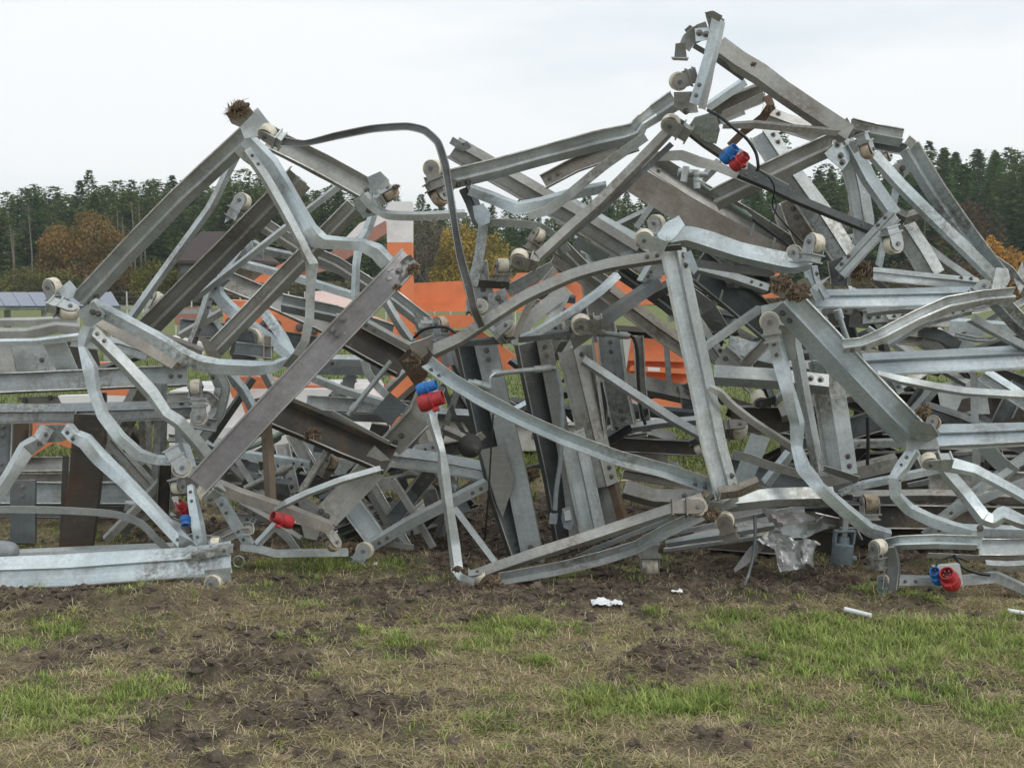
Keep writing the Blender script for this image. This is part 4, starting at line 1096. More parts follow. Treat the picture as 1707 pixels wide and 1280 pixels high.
plate('end_tab', [(330, 560), (348, 566), (372, 600), (352, 602)], 7.9, 'brown')

T('sloping_beam', 'long muddy beam sloping parallel below the tall left frame, notched along its edge', 'steel beam', 248, 546, 8.3, BM)
M('beam', [(498, 292, 8.2), (385, 408, 8.3), (245, 548, 8.4)], 40, 'W', 'dull', 4)
M('lip', [(508, 306, 8.15), (470, 344, 8.15)], 26, 'R', 'brown', 20)
roller(404, 336, 8.3, 28, 60, 20, body=.9)
plate('torn_tab', [(380, 350), (392, 345), (396, 360), (374, 372)], 8.3, 'bright')
T('sloping_beam', 'shorter muddy beam sloping down from the white topped post side', 'steel beam', 355, 590, 8.0, BM)
M('beam', [(590, 344, 8.1), (480, 456, 8.1), (352, 588, 8.0)], 33, 'W', 'dull', 4)
T('angle_bar', 'thin light angle bar crossing behind both sloping beams', 'steel bar', 320, 500, 8.5, BM)
M('bar', [(563, 312, 8.5), (489, 370, 8.5), (400, 440, 8.5), (322, 500, 8.6)], 12, 'Lt', 'galv')

T('bent_strap', 'long thin strap arching against the sky from the left peak and curling down', 'steel strap', 800, 545, 7.3, BM)
M('strap', [(452, 226, 7.4), (470, 236, 7.4, 1.4), (508, 239, 7.4, .8), (560, 227, 7.4), (620, 215, 7.4), (678, 211, 7.4), (708, 218, 7.35), (730, 238, 7.3), (742, 275, 7.3, 1.1), (751, 330, 7.3), (760, 388, 7.3), (768, 430, 7.3, 1.2), (782, 480, 7.3, 1.25), (790, 515, 7.3, 1.2), (803, 545, 7.35)], 12, 'C', 'dark', 0)

T('truss_section', 'crushed truss section in the gap between the sloping beams and the long diagonal channel', 'steel truss', 500, 620, 9.0, ST)
M('beam', [(362, 462, 9.2), (455, 500, 9.2), (560, 548, 9.2)], 34, 'C', 'dull', -12)
M('beam', [(470, 505, 9.0), (560, 524, 9.0), (655, 556, 9.0)], 30, 'W', 'galv', -4)
M('beam', [(300, 545, 9.3), (430, 560, 9.3), (540, 578, 9.3)], 30, 'C', 'dark', -8)
M('bent_strap', [(378, 462, 8.6, .8), (362, 474, 8.6), (364, 492, 8.6, 1.1), (385, 516, 8.6, 1.2), (415, 540, 8.5), (451, 566, 8.4), (489, 600, 8.2)], 20, 'Lt', 'bright')
M('brace', [(440, 520, 8.5), (470, 560, 8.4), (492, 604, 8.2)], 18, 'Lt', 'bright')
M('brace', [(350, 486, 8.8), (340, 520, 8.8), (320, 572, 8.8)], 16, 'L', 'galv')
M('brace', [(404, 418, 8.9), (382, 450, 8.9), (362, 478, 8.9)], 18, 'L', 'bright')
M('brace', [(388, 436, 9.2), (490, 462, 9.2), (592, 494, 9.2)], 15, 'Lt', 'bright')
M('brace', [(420, 405, 9.4), (440, 418, 9.4), (500, 430, 9.4), (615, 466, 9.4)], 14, 'Lt', 'galv')
M('beam', [(431, 370, 9.3), (500, 414, 9.3), (560, 440, 9.3), (632, 486, 9.3)], 26, 'W', 'dull')
M('beam', [(620, 470, 8.6), (660, 500, 8.6), (722, 548, 8.6)], 28, 'W', 'galv')
M('brace', [(300, 560, 9.1), (370, 520, 9.1)], 14, 'Lt', 'dull')
M('strap', [(412, 402, 9.3), (418, 418, 9.3), (440, 425, 9.3)], 16, 'R', 'bright', 30)
M('brace', [(640, 498, 8.5), (668, 545, 8.5), (690, 575, 8.5)], 16, 'L', 'galv')
M('rod_end', [(338, 510, 9.2), (360, 535, 9.2), (372, 552, 9.2)], 10, 'R', 'bright')
M('rail', [(285, 520, 9.6), (372, 518, 9.6)], 8, 'R', 'dull')
roller(421, 565, 8.1, 36, 70, 15, body=.6, mat='cream', bmat='dark')
plate('carriage_plate', [(390, 566), (412, 548), (430, 580), (424, 596), (392, 606), (382, 588)], 8.05, 'dark')
M('carriage_arm', [(392, 580, 8.0), (455, 588, 8.0)], 22, 'C', 'dark')
M('carriage_leg', [(446, 560, 8.0), (446, 600, 8.0)], 14, 'C', 'brown')

# --- node and lower tangle left of centre
T('truss_section', 'mangled section under the tall left frame with rollers on its upright side', 'steel truss', 330, 800, 8.1, ST)
M('brace', [(350, 600, 8.1), (372, 645, 8.1), (362, 690, 8.1), (322, 742, 8.1)], 24, 'L', 'galv')
M('brace', [(422, 630, 8.3), (395, 670, 8.3), (350, 735, 8.3)], 14, 'Lt', 'dark')
M('brace', [(380, 622, 8.2), (405, 650, 8.2), (424, 685, 8.2)], 18, 'L', 'bright')
M('brace', [(300, 690, 8.4), (304, 740, 8.4), (318, 780, 8.3)], 20, 'L', 'galv')
M('brace', [(430, 600, 8.6), (452, 640, 8.6), (470, 668, 8.6)], 18, 'L', 'dull')
M('cross_rail', [(318, 702, 8.0), (360, 710, 8.0)], 22, 'C', 'galv', -6)
M('cross_rail', [(280, 664, 8.1), (345, 660, 8.1), (360, 672, 8.1)], 18, 'C', 'dull')
roller(326, 645, 8.0, 26, 92, 85, body=.6, wid=.62)
roller(332, 694, 7.8, 30, 270, 12, body=.6, bmat='galv')
roller(303, 780, 7.45, 34, -60, 20, body=.9, bmat='galv')
roller(297, 812, 7.55, 24, -80, 65, body=0)
roller(345, 822, 7.3, 30, -140, 50, body=.3, wid=.75)
roller(294, 604, 8.1, 22, 0, 70, mat='muddyroller', body=.4)

T('diagonal_channel', 'long flat faced grey channel running diagonally across the left centre, torn at its top end', 'steel channel', 335, 800, 7.3, BM)
M('channel', [(684, 430, 7.35), (655, 462, 7.3, 1.0), (560, 560, 7.3), (451, 676, 7.25), (330, 806, 7.2)], 42, 'Cs', 'mauve', 0, dent=.6)
for bx, by in ((572, 532), (556, 551), (563, 559), (455, 661), (440, 680), (352, 776), (346, 785)):
    pass
sheet('torn_end', [(640, 455, 7.3), (684, 425, 7.3), (698, 446, 7.3), (655, 486, 7.3)], 8, 6, .022, 14, 'dull', tear=.6)
c_ = CUR[0].children[0]
for bx, by in ((572, 532), (556, 551), (563, 558), (455, 661), (440, 680), (349, 777)):
    bolt(c_, P(bx, by, 7.3+DOFF-.012), Vector((0, -1, .1)), 1.0)

T('dark_girder', 'blackened girder lying across below the middle of the diagonal channel, peat inside it', 'steel girder', 560, 780, 7.8, BM)
M('web', [(448, 684, 7.75), (540, 722, 7.75), (650, 768, 7.75)], 52, 'C', 'black', -14)
M('top_flange', [(478, 668, 7.62), (560, 702, 7.62), (650, 744, 7.62)], 14, 'Lt', 'black', 20)
M('grey_flange', [(552, 686, 7.6), (648, 738, 7.6)], 7, 'R', 'dull', 30)  # narrow grey strip along the top of the black girder
T('dark_girder', 'short blackened girder behind the diagonal channel, above the blue and red sockets', 'steel girder', 620, 600, 7.9, BM)
M('web', [(556, 546, 7.95), (612, 578, 7.95), (672, 610, 7.95)], 46, 'C', 'black', -14)
M('top_flange', [(600, 534, 7.8), (650, 562, 7.8), (684, 580, 7.8)], 16, 'Lt', 'dull', 10)
plate('burnt_knuckle', [(664, 600), (680, 582), (712, 578), (722, 592), (712, 628), (694, 646), (680, 626)], 7.5, 'rusty', bolts=[(700, 602)])
T('broad_plank', 'broad grey plank leaning down left from the blue and red sockets to the mud', 'steel plank', 560, 860, 7.7, BM)
M('plank', [(722, 640, 7.75), (700, 695, 7.75), (650, 745, 7.8)], 44, 'C', 'dull', 8)
M('plank', [(640, 758, 7.75), (600, 805, 7.75), (544, 862, 7.7)], 44, 'Cb', 'dull', 6)
plate('twisted_end', [(622, 686), (650, 654), (678, 676), (652, 710)], 7.7, 'dark')
plate('end_cleat', [(490, 822), (512, 830), (548, 858), (552, 872), (500, 846)], 7.55, 'galv', bolts=[(536, 852), (545, 860)])
T('truss_section', 'level rails and straps half seen right of the diagonal channel', 'steel truss', 600, 700, 8.5, ST)
M('rail', [(528, 602, 8.6), (680, 604, 8.6)], 20, 'Lt', 'galv', 10)
M('rail_lower', [(520, 618, 8.55), (676, 620, 8.55)], 14, 'R', 'dark')
M('rail', [(512, 672, 8.5), (640, 678, 8.5), (720, 684, 8.5)], 26, 'C', 'galv', -6)
M('rail_lower', [(512, 692, 8.45), (645, 698, 8.45)], 14, 'R', 'dark')
M('brace', [(516, 628, 8.3), (570, 650, 8.3), (640, 672, 8.3)], 15, 'Lt', 'galv')
M('strap', [(607, 600, 8.15), (614, 622, 8.15), (630, 645, 8.15), (655, 668, 8.1), (678, 682, 8.1)], 14, 'R', 'galv', 20)
M('brace', [(676, 620, 8.4), (640, 655, 8.4)], 14, 'L', 'dull')
M('brace', [(552, 655, 8.9), (575, 672, 8.9)], 24, 'L', 'galv')
roller(578, 646, 8.7, 26, 250, 10, body=.5)
T('steel_rod', 'round grey rod with a collar leaning below the blackened short girder', 'steel rod', 580, 695, 7.8, BM)
tube('rod', [(652, 602, 7.8), (580, 692, 7.75)], 9, 'galv', collars=(.94,))
T('steel_rod', 'round grey rod leaning low under the long blackened girder', 'steel rod', 500, 820, 7.8, BM)
tube('rod', [(551, 744, 7.8), (500, 822, 7.7)], 13, 'dull', collars=(.05,))
T('steel_rod', 'greenish tube behind the brown post right of the diagonal channel', 'steel tube', 445, 735, 8.1, BM)
tube('tube', [(404, 750, 8.1), (440, 736, 8.1), (486, 714, 8.1)], 9, 'greentube')
T('steel_rod', 'dark grey tube sloping behind the brown post', 'steel tube', 445, 800, 8.1, BM)
tube('tube', [(408, 814, 8.1), (488, 776, 8.1)], 10, 'dull', collars=(.9,))
T('brown_post', 'rusty brown upright post below the diagonal channel', 'steel post', 448, 850, 7.55, BM)
M('post', [(443, 702, 7.6), (448, 780, 7.55), (452, 852, 7.5)], 19, 'L', 'rusty', 5)
T('lattice_truss', 'low crossed frame in front of the broad plank, red socket hanging on it', 'steel frame', 450, 860, 7.5, ST)
M('chord', [(340, 800, 7.5), (400, 826, 7.5), (480, 852, 7.45), (552, 880, 7.4)], 24, 'Lt', 'brown', 0, b=1)
M('brace', [(458, 850, 7.4, .6), (478, 838, 7.35), (512, 822, 7.35), (570, 800, 7.35), (634, 782, 7.4)], 13, 'Lb', 'galv')
M('brace', [(365, 828, 7.7), (390, 870, 7.7), (416, 908, 7.7)], 20, 'Lt', 'bright')
M('brace', [(462, 872, 7.6), (428, 908, 7.6)], 14, 'L', 'galv')
M('brace', [(400, 840, 7.9), (440, 862, 7.9), (500, 900, 7.9)], 16, 'L', 'dull')
M('foot', [(400, 912, 7.6, .8), (430, 914, 7.6), (460, 922, 7.6), (580, 920, 7.7)], 15, 'Lt', 'galv', -12)
plate('gusset_plate', [(500, 868), (538, 872), (528, 900), (508, 896)], 7.55, 'dull')
M('strap', [(462, 880, 7.7), (480, 896, 7.7), (496, 920, 7.7)], 16, 'R', 'galv', 30)
roller(556, 906, 7.5, 26, -60, 50, mat='muddyroller', bmat='dull', body=.5)
roller(608, 918, 7.75, 30, 60, 12, body=.4)
roller(552, 770, 7.9, 24, 60, 50, mat='muddyroller', bmat='brown', body=.9)
T('truss_section', 'fan of broad grey plates standing in the mud left of the columns', 'steel truss', 620, 900, 8.3, ST)
M('plate_leg', [(578, 832, 8.35), (604, 866, 8.3), (630, 902, 8.2)], 38, 'C', 'galv', 6)
M('plate_leg', [(608, 794, 8.5), (640, 850, 8.4), (680, 920, 8.2)], 24, 'L', 'dull')
M('plate_leg', [(486, 722, 8.6), (520, 786, 8.5)], 22, 'C', 'dull')
M('plate_leg', [(470, 740, 8.8), (488, 822, 8.6)], 26, 'C', 'dull')
M('plate_leg', [(510, 716, 8.9), (540, 770, 8.8)], 26, 'C', 'galv')
M('angle', [(620, 908, 7.95), (680, 872, 7.95), (740, 842, 7.95), (812, 806, 7.95)], 22, 'Lt', 'galv', 0)
M('angle', [(720, 786, 8.4), (690, 820, 8.4), (652, 868, 8.3)], 28, 'C', 'dark')
M('brace', [(655, 800, 8.1), (690, 856, 8.1), (722, 912, 8.1)], 13, 'Lt', 'dull')
M('rail', [(652, 762, 8.1), (730, 772, 8.1), (812, 788, 8.1)], 34, 'L', 'galv', 8)
M('brace', [(800, 800, 8.3), (740, 840, 8.3), (700, 880, 8.3)], 16, 'L', 'black')
M('low_rail', [(396, 756, 8.5), (450, 764, 8.5), (516, 774, 8.5)], 16, 'Lt', 'bright', b=2)
M('low_rail', [(392, 762, 8.6), (421, 806, 8.5)], 11, 'R', 'dull')
M('low_rail', [(630, 904, 8.0), (690, 912, 8.0)], 10, 'R', 'dull', 20)
plate('web_plate', [(478, 720), (520, 700), (545, 742), (500, 780)], 9.2, 'galv')
plate('web_plate', [(560, 765), (596, 768), (575, 790), (548, 795)], 8.2, 'galv')

# --- centre node and its straps
T('lattice_truss', 'long curved flat straps fanning out of the centre node', 'steel frame', 840, 600, 7.5, ST)
M('strap', [(690, 600, 7.5, 1.3), (766, 566, 7.45), (816, 533, 7.4), (876, 495, 7.4), (954, 460, 7.4), (1017, 442, 7.4), (1110, 427, 7.4)], 24, 'Lb', 'dull', 6)
M('strap', [(852, 570, 7.6, .7), (891, 556, 7.6), (954, 518, 7.6), (1000, 486, 7.7), (1030, 458, 7.8)], 15, 'Lt', 'bright')
M('strap', [(858, 562, 7.5), (884, 505, 7.5), (908, 470, 7.55), (926, 448, 7.6)], 13, 'R', 'brown', 20)
M('strap', [(848, 570, 7.8), (895, 522, 7.8), (946, 482, 7.85)], 24, 'R', 'dull', -10)
M('strap', [(952, 572, 7.65), (1000, 538, 7.7), (1050, 502, 7.8), (1100, 468, 7.9)], 25, 'Lt', 'dark')
M('cross_tie', [(686, 572, 7.6), (780, 571, 7.6), (841, 567, 7.6), (900, 562, 7.6), (950, 554, 7.6)], 13, 'Lt', 'dark')
M('strap', [(942, 490, 7.9), (905, 560, 7.8)], 20, 'R', 'galv', 20)
M('strut', [(803, 470, 8.0), (812, 520, 8.0), (850, 560, 7.9)], 30, 'Cb', 'galv')
plate('node_plate', [(815, 490), (842, 480), (858, 540), (838, 560), (810, 530)], 7.75, 'galv', bolts=[(830, 497), (836, 504)])
roller(801, 512, 7.6, 26, 0, 15, body=.4, bmat='dull')
roller(848, 548, 7.6, 28, 40, 50, body=.5, mat='cream', bmat='dull')
roller(969, 541, 7.5, 34, 180, 20, body=.6, bmat='dull')
roller(932, 546, 7.7, 26, 90, 40, body=.3, mat='cream', bmat='galv')
roller(735, 540, 7.7, 26, 90, 50, body=.6, mat='muddyroller', bmat='galv')
roller(838, 443, 7.85, 24, 90, 80, body=.7, bmat='galv', wid=.75)
M('cleat', [(803, 436, 7.9), (806, 466, 7.9)], 20, 'C', 'galv')
M('cleat', [(792, 470, 7.95), (850, 474, 7.95)], 18, 'Lt', 'dark')
M('strap', [(845, 487, 8.0), (890, 462, 8.0), (922, 446, 8.0)], 22, 'R', 'bright', 20)
M('bar', [(838, 476, 8.2), (900, 492, 8.2), (960, 500, 8.2)], 14, 'Lt', 'dark')
sheet('crumpled_sheet', [(690, 520, 7.9), (730, 535, 7.9), (752, 575, 7.9), (700, 570, 7.9)], 8, 6, .03, 12, 'galv')
M('twisted_bar', [(722, 535, 8.0), (736, 560, 8.0), (748, 610, 8.0)], 18, 'L', 'galv')
M('twisted_bar', [(690, 588, 7.4, 1.6), (720, 570, 7.45)], 24, 'R', 'brown', 30)

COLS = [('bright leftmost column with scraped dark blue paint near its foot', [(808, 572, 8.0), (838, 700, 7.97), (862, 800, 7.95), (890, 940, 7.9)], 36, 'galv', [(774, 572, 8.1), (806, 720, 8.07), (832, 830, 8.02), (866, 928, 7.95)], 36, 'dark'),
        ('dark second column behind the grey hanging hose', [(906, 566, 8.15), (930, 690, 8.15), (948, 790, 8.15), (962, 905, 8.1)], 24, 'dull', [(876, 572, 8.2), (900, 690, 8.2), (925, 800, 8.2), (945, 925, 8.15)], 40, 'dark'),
        ('third column with a scribbled mark near its top', [(975, 575, 8.1), (1000, 720, 8.1), (990, 860, 8.05)], 26, 'galv', [(944, 585, 8.1), (965, 730, 8.1), (992, 880, 8.05)], 32, 'dull')]
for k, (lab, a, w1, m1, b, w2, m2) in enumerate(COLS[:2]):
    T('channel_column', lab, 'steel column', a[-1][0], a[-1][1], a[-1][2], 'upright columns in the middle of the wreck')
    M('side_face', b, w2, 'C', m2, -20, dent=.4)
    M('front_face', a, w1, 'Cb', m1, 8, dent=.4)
plate('foot_plate', [(800, 750), (838, 742), (858, 800), (838, 862), (828, 840)], 7.9, 'dull')
T('channel_column', COLS[2][0], 'steel column', 990, 880, 8.05, 'upright columns in the middle of the wreck')
M('face', [(952, 582, 8.1), (985, 720, 8.08), (1008, 810, 8.05)], 46, 'L', 'dull', 8, dent=.4)
M('lower_face', [(952, 720, 8.0), (970, 800, 8.0), (990, 895, 7.95)], 44, 'L', 'galv', 4, dent=.4)
T('channel_column', 'rightmost column, rusty brown along its lower edge', 'steel column', 1030, 872, 8.2, 'upright columns in the middle of the wreck')
M('face', [(972, 575, 8.15), (995, 740, 8.15), (1012, 820, 8.15), (1026, 872, 8.1)], 38, 'C', 'dull', 8, dent=.4)
M('rusty_edge', [(1008, 760, 8.12), (1038, 868, 8.05)], 18, 'Lt', 'rusty', 8)
T('leaning_strip', 'pale battered strip leaning down to the mud left of the columns', 'steel strip', 765, 955, 7.3, BM)
M('strip', [(712, 660, 7.4), (722, 705, 7.35), (736, 752, 7.3, .8), (740, 790, 7.3, 1.1), (748, 850, 7.3), (756, 905, 7.3), (762, 950, 7.25, 1.1)], 19, 'Lb', 'galv', 0, dent=1.6)
M('root_tip', [(756, 945, 7.25), (768, 962, 7.2), (790, 970, 7.15)], 12, 'R', 'bright', 20)
T('thin_brace', 'thin greenish brace running from the pale strip down to the bottom bars', 'steel bar', 826, 937, 7.5, BM)
M('brace', [(757, 846, 7.5), (790, 890, 7.45), (828, 940, 7.4)], 10, 'Lt', 'galv')
T('bottom_bars', 'two long bars sweeping up rightwards from the mud at centre', 'steel bars', 960, 950, 7.3, BM)
M('upper_bar', [(782, 964, 7.4), (830, 946, 7.35), (891, 925, 7.3), (1000, 890, 7.3), (1120, 850, 7.35), (1172, 832, 7.4)], 24, 'Lb', 'dull', 4)
M('lower_bar', [(832, 966, 7.3), (880, 958, 7.3), (932, 948, 7.3), (1000, 931, 7.3), (1062, 912, 7.35), (1110, 886, 7.4), (1170, 858, 7.45)], 23, 'V', 'galv', -8)
M('rear_lip', [(960, 930, 7.5), (980, 920, 7.5), (1060, 888, 7.5), (1120, 866, 7.5)], 9, 'R', 'bright', 20)
roller(1083, 944, 7.55, 30, 270, 88, body=1.2, wid=.9, bmat='dull')
roller(798, 963, 7.3, 24, 10, 70, body=0, wid=.8)
T('sagging_angle', 'long light angle bar sagging from the blue and red sockets to the tall front post', 'steel bar', 950, 740, 7.2, BM)
M('angle', [(712, 605, 7.35), (750, 634, 7.3), (800, 664, 7.25), (866, 698, 7.2), (942, 732, 7.2), (1030, 765, 7.2), (1110, 786, 7.2), (1190, 812, 7.2)], 27, 'V', 'bright', -14, b=3)
T('thin_brace', 'flat light brace sloping down right behind the tall front post', 'steel bar', 1170, 725, 7.7, BM)
M('brace', [(972, 600, 7.8), (1050, 652, 7.75), (1120, 698, 7.7), (1172, 728, 7.7)], 17, 'Lb', 'galv')

# --- upper centre
T('lattice_truss', 'long frame reaching left against the sky, kinked before the upper right peak', 'steel frame', 900, 360, 7.6, ST)
M('top_chord', [(748, 300, 7.7), (830, 280, 7.7), (917, 256, 7.7), (990, 236, 7.65), (1040, 226, 7.65), (1060, 219, 7.65, .9), (1068, 206, 7.65, .9), (1090, 190, 7.7), (1125, 168, 7.7)], 34, 'W', 'galv', 0, b=1)
M('return_lip', [(905, 304, 7.85), (960, 275, 7.85), (1060, 240, 7.85)], 26, 'C', 'brown', -10)
M('strap', [(1076, 228, 7.5), (1005, 278, 7.5), (954, 320, 7.45), (915, 350, 7.45), (880, 361, 7.4, .8)], 17, 'R', 'galv', 15)
M('brace', [(782, 316, 7.65), (820, 330, 7.65), (862, 347, 7.6, 1.1), (905, 338, 7.6), (960, 322, 7.6), (1010, 312, 7.6)], 20, 'Lt', 'bright')
M('strut', [(775, 312, 7.8), (786, 335, 7.8), (800, 372, 7.75)], 24, 'L', 'dark')
M('strut', [(806, 376, 7.7), (800, 420, 7.7), (788, 476, 7.7)], 17, 'Lt', 'bright')
M('strap', [(806, 372, 7.6, .5), (822, 371, 7.6), (860, 373, 7.6), (900, 378, 7.6), (928, 396, 7.65), (946, 420, 7.7)], 14, 'R', 'galv', 20)
plate('node_plate', [(788, 344), (806, 341), (818, 356), (816, 372), (800, 378), (792, 366)], 7.55, 'bright')
roller(721, 281, 7.6, 30, 110, 15, body=.8, bmat='dull')
roller(734, 329, 7.65, 30, -60, 50, body=.6, bmat='dull', mat='muddyroller')
plate('bracket_plate', [(706, 296), (738, 292), (762, 300), (756, 318), (716, 322)], 7.65, 'dull')
T('sloping_beam', 'long beam sloping down right from the gap between the peaks, open end against the sky', 'steel beam', 1050, 430, 8.3, BM)
M('beam', [(757, 246, 8.4), (830, 288, 8.4), (909, 334, 8.4), (985, 378, 8.4), (1060, 424, 8.4)], 40, 'G', 'dull', 8)
M('end_web', [(752, 234, 8.35), (772, 246, 8.35), (782, 240, 8.35)], 14, 'R', 'bright', 20)
T('box_girder', 'broad dirty girder in the middle of the upper wreck, stiffener plates in its trough', 'steel girder', 1180, 400, 8.2, BM)
M('broad_face', [(1052, 296, 8.1), (1150, 356, 8.1), (1230, 398, 8.1), (1300, 432, 8.1)], 48, 'R', 'brown', -8, dent=.5)
M('trough', [(1078, 264, 8.15), (1160, 316, 8.15), (1240, 362, 8.15), (1318, 412, 8.15)], 34, 'V', 'dull', -6, dent=.5)
plate('stiffener', [(1250, 392), (1256, 372), (1258, 374), (1254, 394)], 8.05, 'bright')
plate('stiffener', [(1286, 412), (1292, 392), (1295, 394), (1290, 414)], 8.05, 'bright')
T('box_girder', 'second broad girder below the first, running into the dark middle of the wreck', 'steel girder', 1100, 500, 8.3, BM)
M('broad_face', [(940, 350, 8.5), (1000, 384, 8.45), (1060, 418, 8.4), (1110, 446, 8.4)], 56, 'L', 'galv', -6, dent=.5)
M('lower_face', [(1160, 440, 8.4), (1220, 488, 8.4), (1300, 556, 8.4)], 56, 'C', 'dark', -8, dent=.5)
M('lower_face', [(925, 425, 8.7), (990, 470, 8.7), (1090, 545, 8.7), (1170, 600, 8.7)], 32, 'L', 'brown', 0, b=2)
M('lower_face', [(1030, 450, 8.75), (1110, 505, 8.75), (1200, 580, 8.75)], 26, 'W', 'dark', 0)
plate('stiffener', [(1160, 468), (1166, 456), (1168, 458), (1164, 470)], 8.3, 'bright')
plate('stiffener', [(1198, 500), (1204, 482), (1206, 484), (1202, 502)], 8.3, 'bright')
T('roller_strut', 'straight strut with a roller at each end, crossing in front of the broad girders', 'steel strut', 900, 430, 7.3, BM)
M('strut', [(1128, 205, 7.4), (1060, 276, 7.4), (1000, 336, 7.35), (948, 382, 7.35), (898, 428, 7.3)], 20, 'Lb', 'dull', 4, dent=.5)
M('back_flange', [(1120, 240, 7.5), (1010, 344, 7.45), (905, 430, 7.4)], 10, 'R', 'dark')
roller(866, 430, 7.3, 30, 160, 35, body=.7, bmat='dull')
roller(897, 392, 7.5, 24, 60, 60, body=.9, bmat='brown')
roller(1118, 207, 7.2, 32, 150, 30, body=.8, bmat='galv')

# --- upper right peak
T('lattice_truss', 'highest frame at upper right with a hooked bracket on its tip against the sky', 'steel frame', 1200, 230, 7.3, ST)
M('mast', [(1198, 32, 7.1), (1192, 62, 7.1), (1184, 96, 7.1), (1172, 135, 7.1), (1160, 175, 7.1)], 24, 'Lb', 'bright', 0)
M('mast_rear', [(1188, 100, 7.25), (1180, 140, 7.25), (1170, 182, 7.25)], 13, 'R', 'dull', 20)
M('folded_top', [(1178, 26, 7.05), (1188, 24, 7.02), (1202, 32, 7.02)], 13, 'R', 'galv', 30)
plate('folded_flap', [(1176, 26), (1190, 22), (1208, 33), (1204, 46), (1188, 48), (1183, 50)], 7.12, 'galv')
M('hook', [(1184, 56, 7.2), (1164, 56, 7.2, 1.5), (1148, 66, 7.2, 1.2), (1141, 80, 7.2)], 22, 'R', 'galv', 20)
plate('hook_plate', [(1126, 73), (1142, 71), (1145, 96), (1140, 98), (1124, 96)], 7.2, 'dull')
plate('hook_foot', [(1119, 96), (1148, 97), (1146, 101), (1122, 100)], [7.15, 7.15, 7.3, 7.3], 'galv')
plate('hook_ear', [(1141, 50), (1150, 42), (1158, 47), (1146, 57)], 7.2, 'dull')
plate('hook_ear', [(1160, 42), (1176, 36), (1182, 52), (1166, 50)], 7.15, 'galv', bolts=[])
plate('hook_tab', [(1158, 48), (1182, 46), (1184, 66), (1160, 70)], 7.12, 'bright', bolts=[(1166, 56), (1177, 58)])
M('lead_tie', [(1156, 76, 7.3), (1190, 96, 7.3), (1240, 132, 7.4)], 9, 'R', 'dark', 10)
M('main_chord', [(1196, 78, 7.3), (1232, 104, 7.3), (1266, 124, 7.3, 1.02), (1300, 150, 7.3), (1350, 184, 7.3), (1414, 226, 7.3)], 38, 'Lb', 'dull', 6, dent=.7)
plate('knee_plate', [(1158, 196), (1192, 186), (1200, 216), (1194, 240), (1176, 236), (1146, 214)], [7.2, 7.2, 7.2, 7.3, 7.3, 7.2], 'bright')
plate('knee_box', [(1123, 154), (1158, 153), (1160, 170), (1124, 170)], 7.15, 'galv')
plate('knee_box', [(1123, 170), (1160, 170), (1164, 188), (1140, 190), (1124, 178)], 7.2, 'dull', bolts=[(1143, 186)])
roller(1131, 136, 7.2, 30, 200, 15, body=.6, bmat='dull')
plate('roller_ear', [(1142, 126), (1150, 114), (1160, 124), (1152, 140)], 7.2, 'dull')
M('cross_brace', [(1205, 210, 7.2, .8), (1260, 208, 7.25), (1330, 215, 7.25), (1412, 222, 7.3)], 13, 'Lt', 'dull')
M('rear_beam', [(1178, 180, 7.6), (1210, 158, 7.6), (1242, 136, 7.6)], 16, 'Lt', 'bright')
M('rear_beam', [(1186, 196, 7.7), (1226, 172, 7.7), (1276, 152, 7.7)], 34, 'C', 'brown', 10)
M('rear_beam', [(1206, 192, 7.6), (1275, 160, 7.6)], 14, 'R', 'dull', 10)
M('lower_tie', [(1148, 218, 7.3), (1176, 240, 7.3), (1206, 260, 7.3)], 15, 'Lb', 'dark')
M('tie', [(1200, 200, 7.65), (1240, 184, 7.65)], 16, 'R', 'galv')
M('vertical_stub', [(1278, 160, 7.6), (1285, 175, 7.6), (1272, 196, 7.65), (1240, 220, 7.7), (1216, 244, 7.7)], 14, 'R', 'rusty', 20)

T('lattice_truss', 'peaked right hand frame with a level top bar and long straight legs', 'steel frame', 1500, 460, 7.6, ST)
M('rear_beam', [(1268, 190, 8.3), (1310, 206, 8.3), (1380, 228, 8.3)], 30, 'L', 'dull', 6)
M('top_bar', [(1418, 212, 7.5), (1460, 222, 7.5), (1504, 230, 7.5)], 30, 'L', 'galv', -8)
M('top_bar_lower', [(1450, 238, 7.6), (1512, 250, 7.6)], 20, 'C', 'dark')
plate('apex_plate', [(1404, 204), (1412, 196), (1424, 216), (1418, 232), (1404, 226)], 7.3, 'dull')
plate('apex_box', [(1414, 240), (1444, 222), (1456, 240), (1424, 256)], 7.3, 'galv')
plate('corner_cap', [(1508, 238), (1516, 226), (1528, 236), (1518, 250)], 7.45, 'dull')
M('outer_leg', [(1516, 246, 7.5), (1560, 318, 7.5), (1612, 392, 7.5), (1662, 458, 7.5)], 38, 'W', 'bright', 8, dent=.5)
M('mid_leg', [(1403, 232, 7.6), (1418, 268, 7.6), (1430, 320, 7.6), (1442, 398, 7.6)], 34, 'L', 'galv', 4, b=1)
M('mid_leg_lower', [(1436, 320, 7.7), (1444, 370, 7.7), (1432, 408, 7.7)], 26, 'L', 'galv')
M('inner_leg', [(1418, 240, 7.5), (1448, 298, 7.5), (1490, 358, 7.5)], 27, 'Lb', 'bright', 0)
M('inner_leg_lower', [(1504, 378, 7.7), (1532, 420, 7.7), (1556, 462, 7.7)], 40, 'L', 'galv', 6)
M('long_diagonal', [(1456, 258, 7.4), (1500, 308, 7.4), (1550, 358, 7.4), (1606, 412, 7.4), (1660, 466, 7.45)], 23, 'Lb', 'bright', 0, dent=.6)
M('left_beam', [(1398, 236, 7.7), (1340, 262, 7.7), (1277, 292, 7.7), (1190, 334, 7.8)], 38, 'W', 'dull', 0)
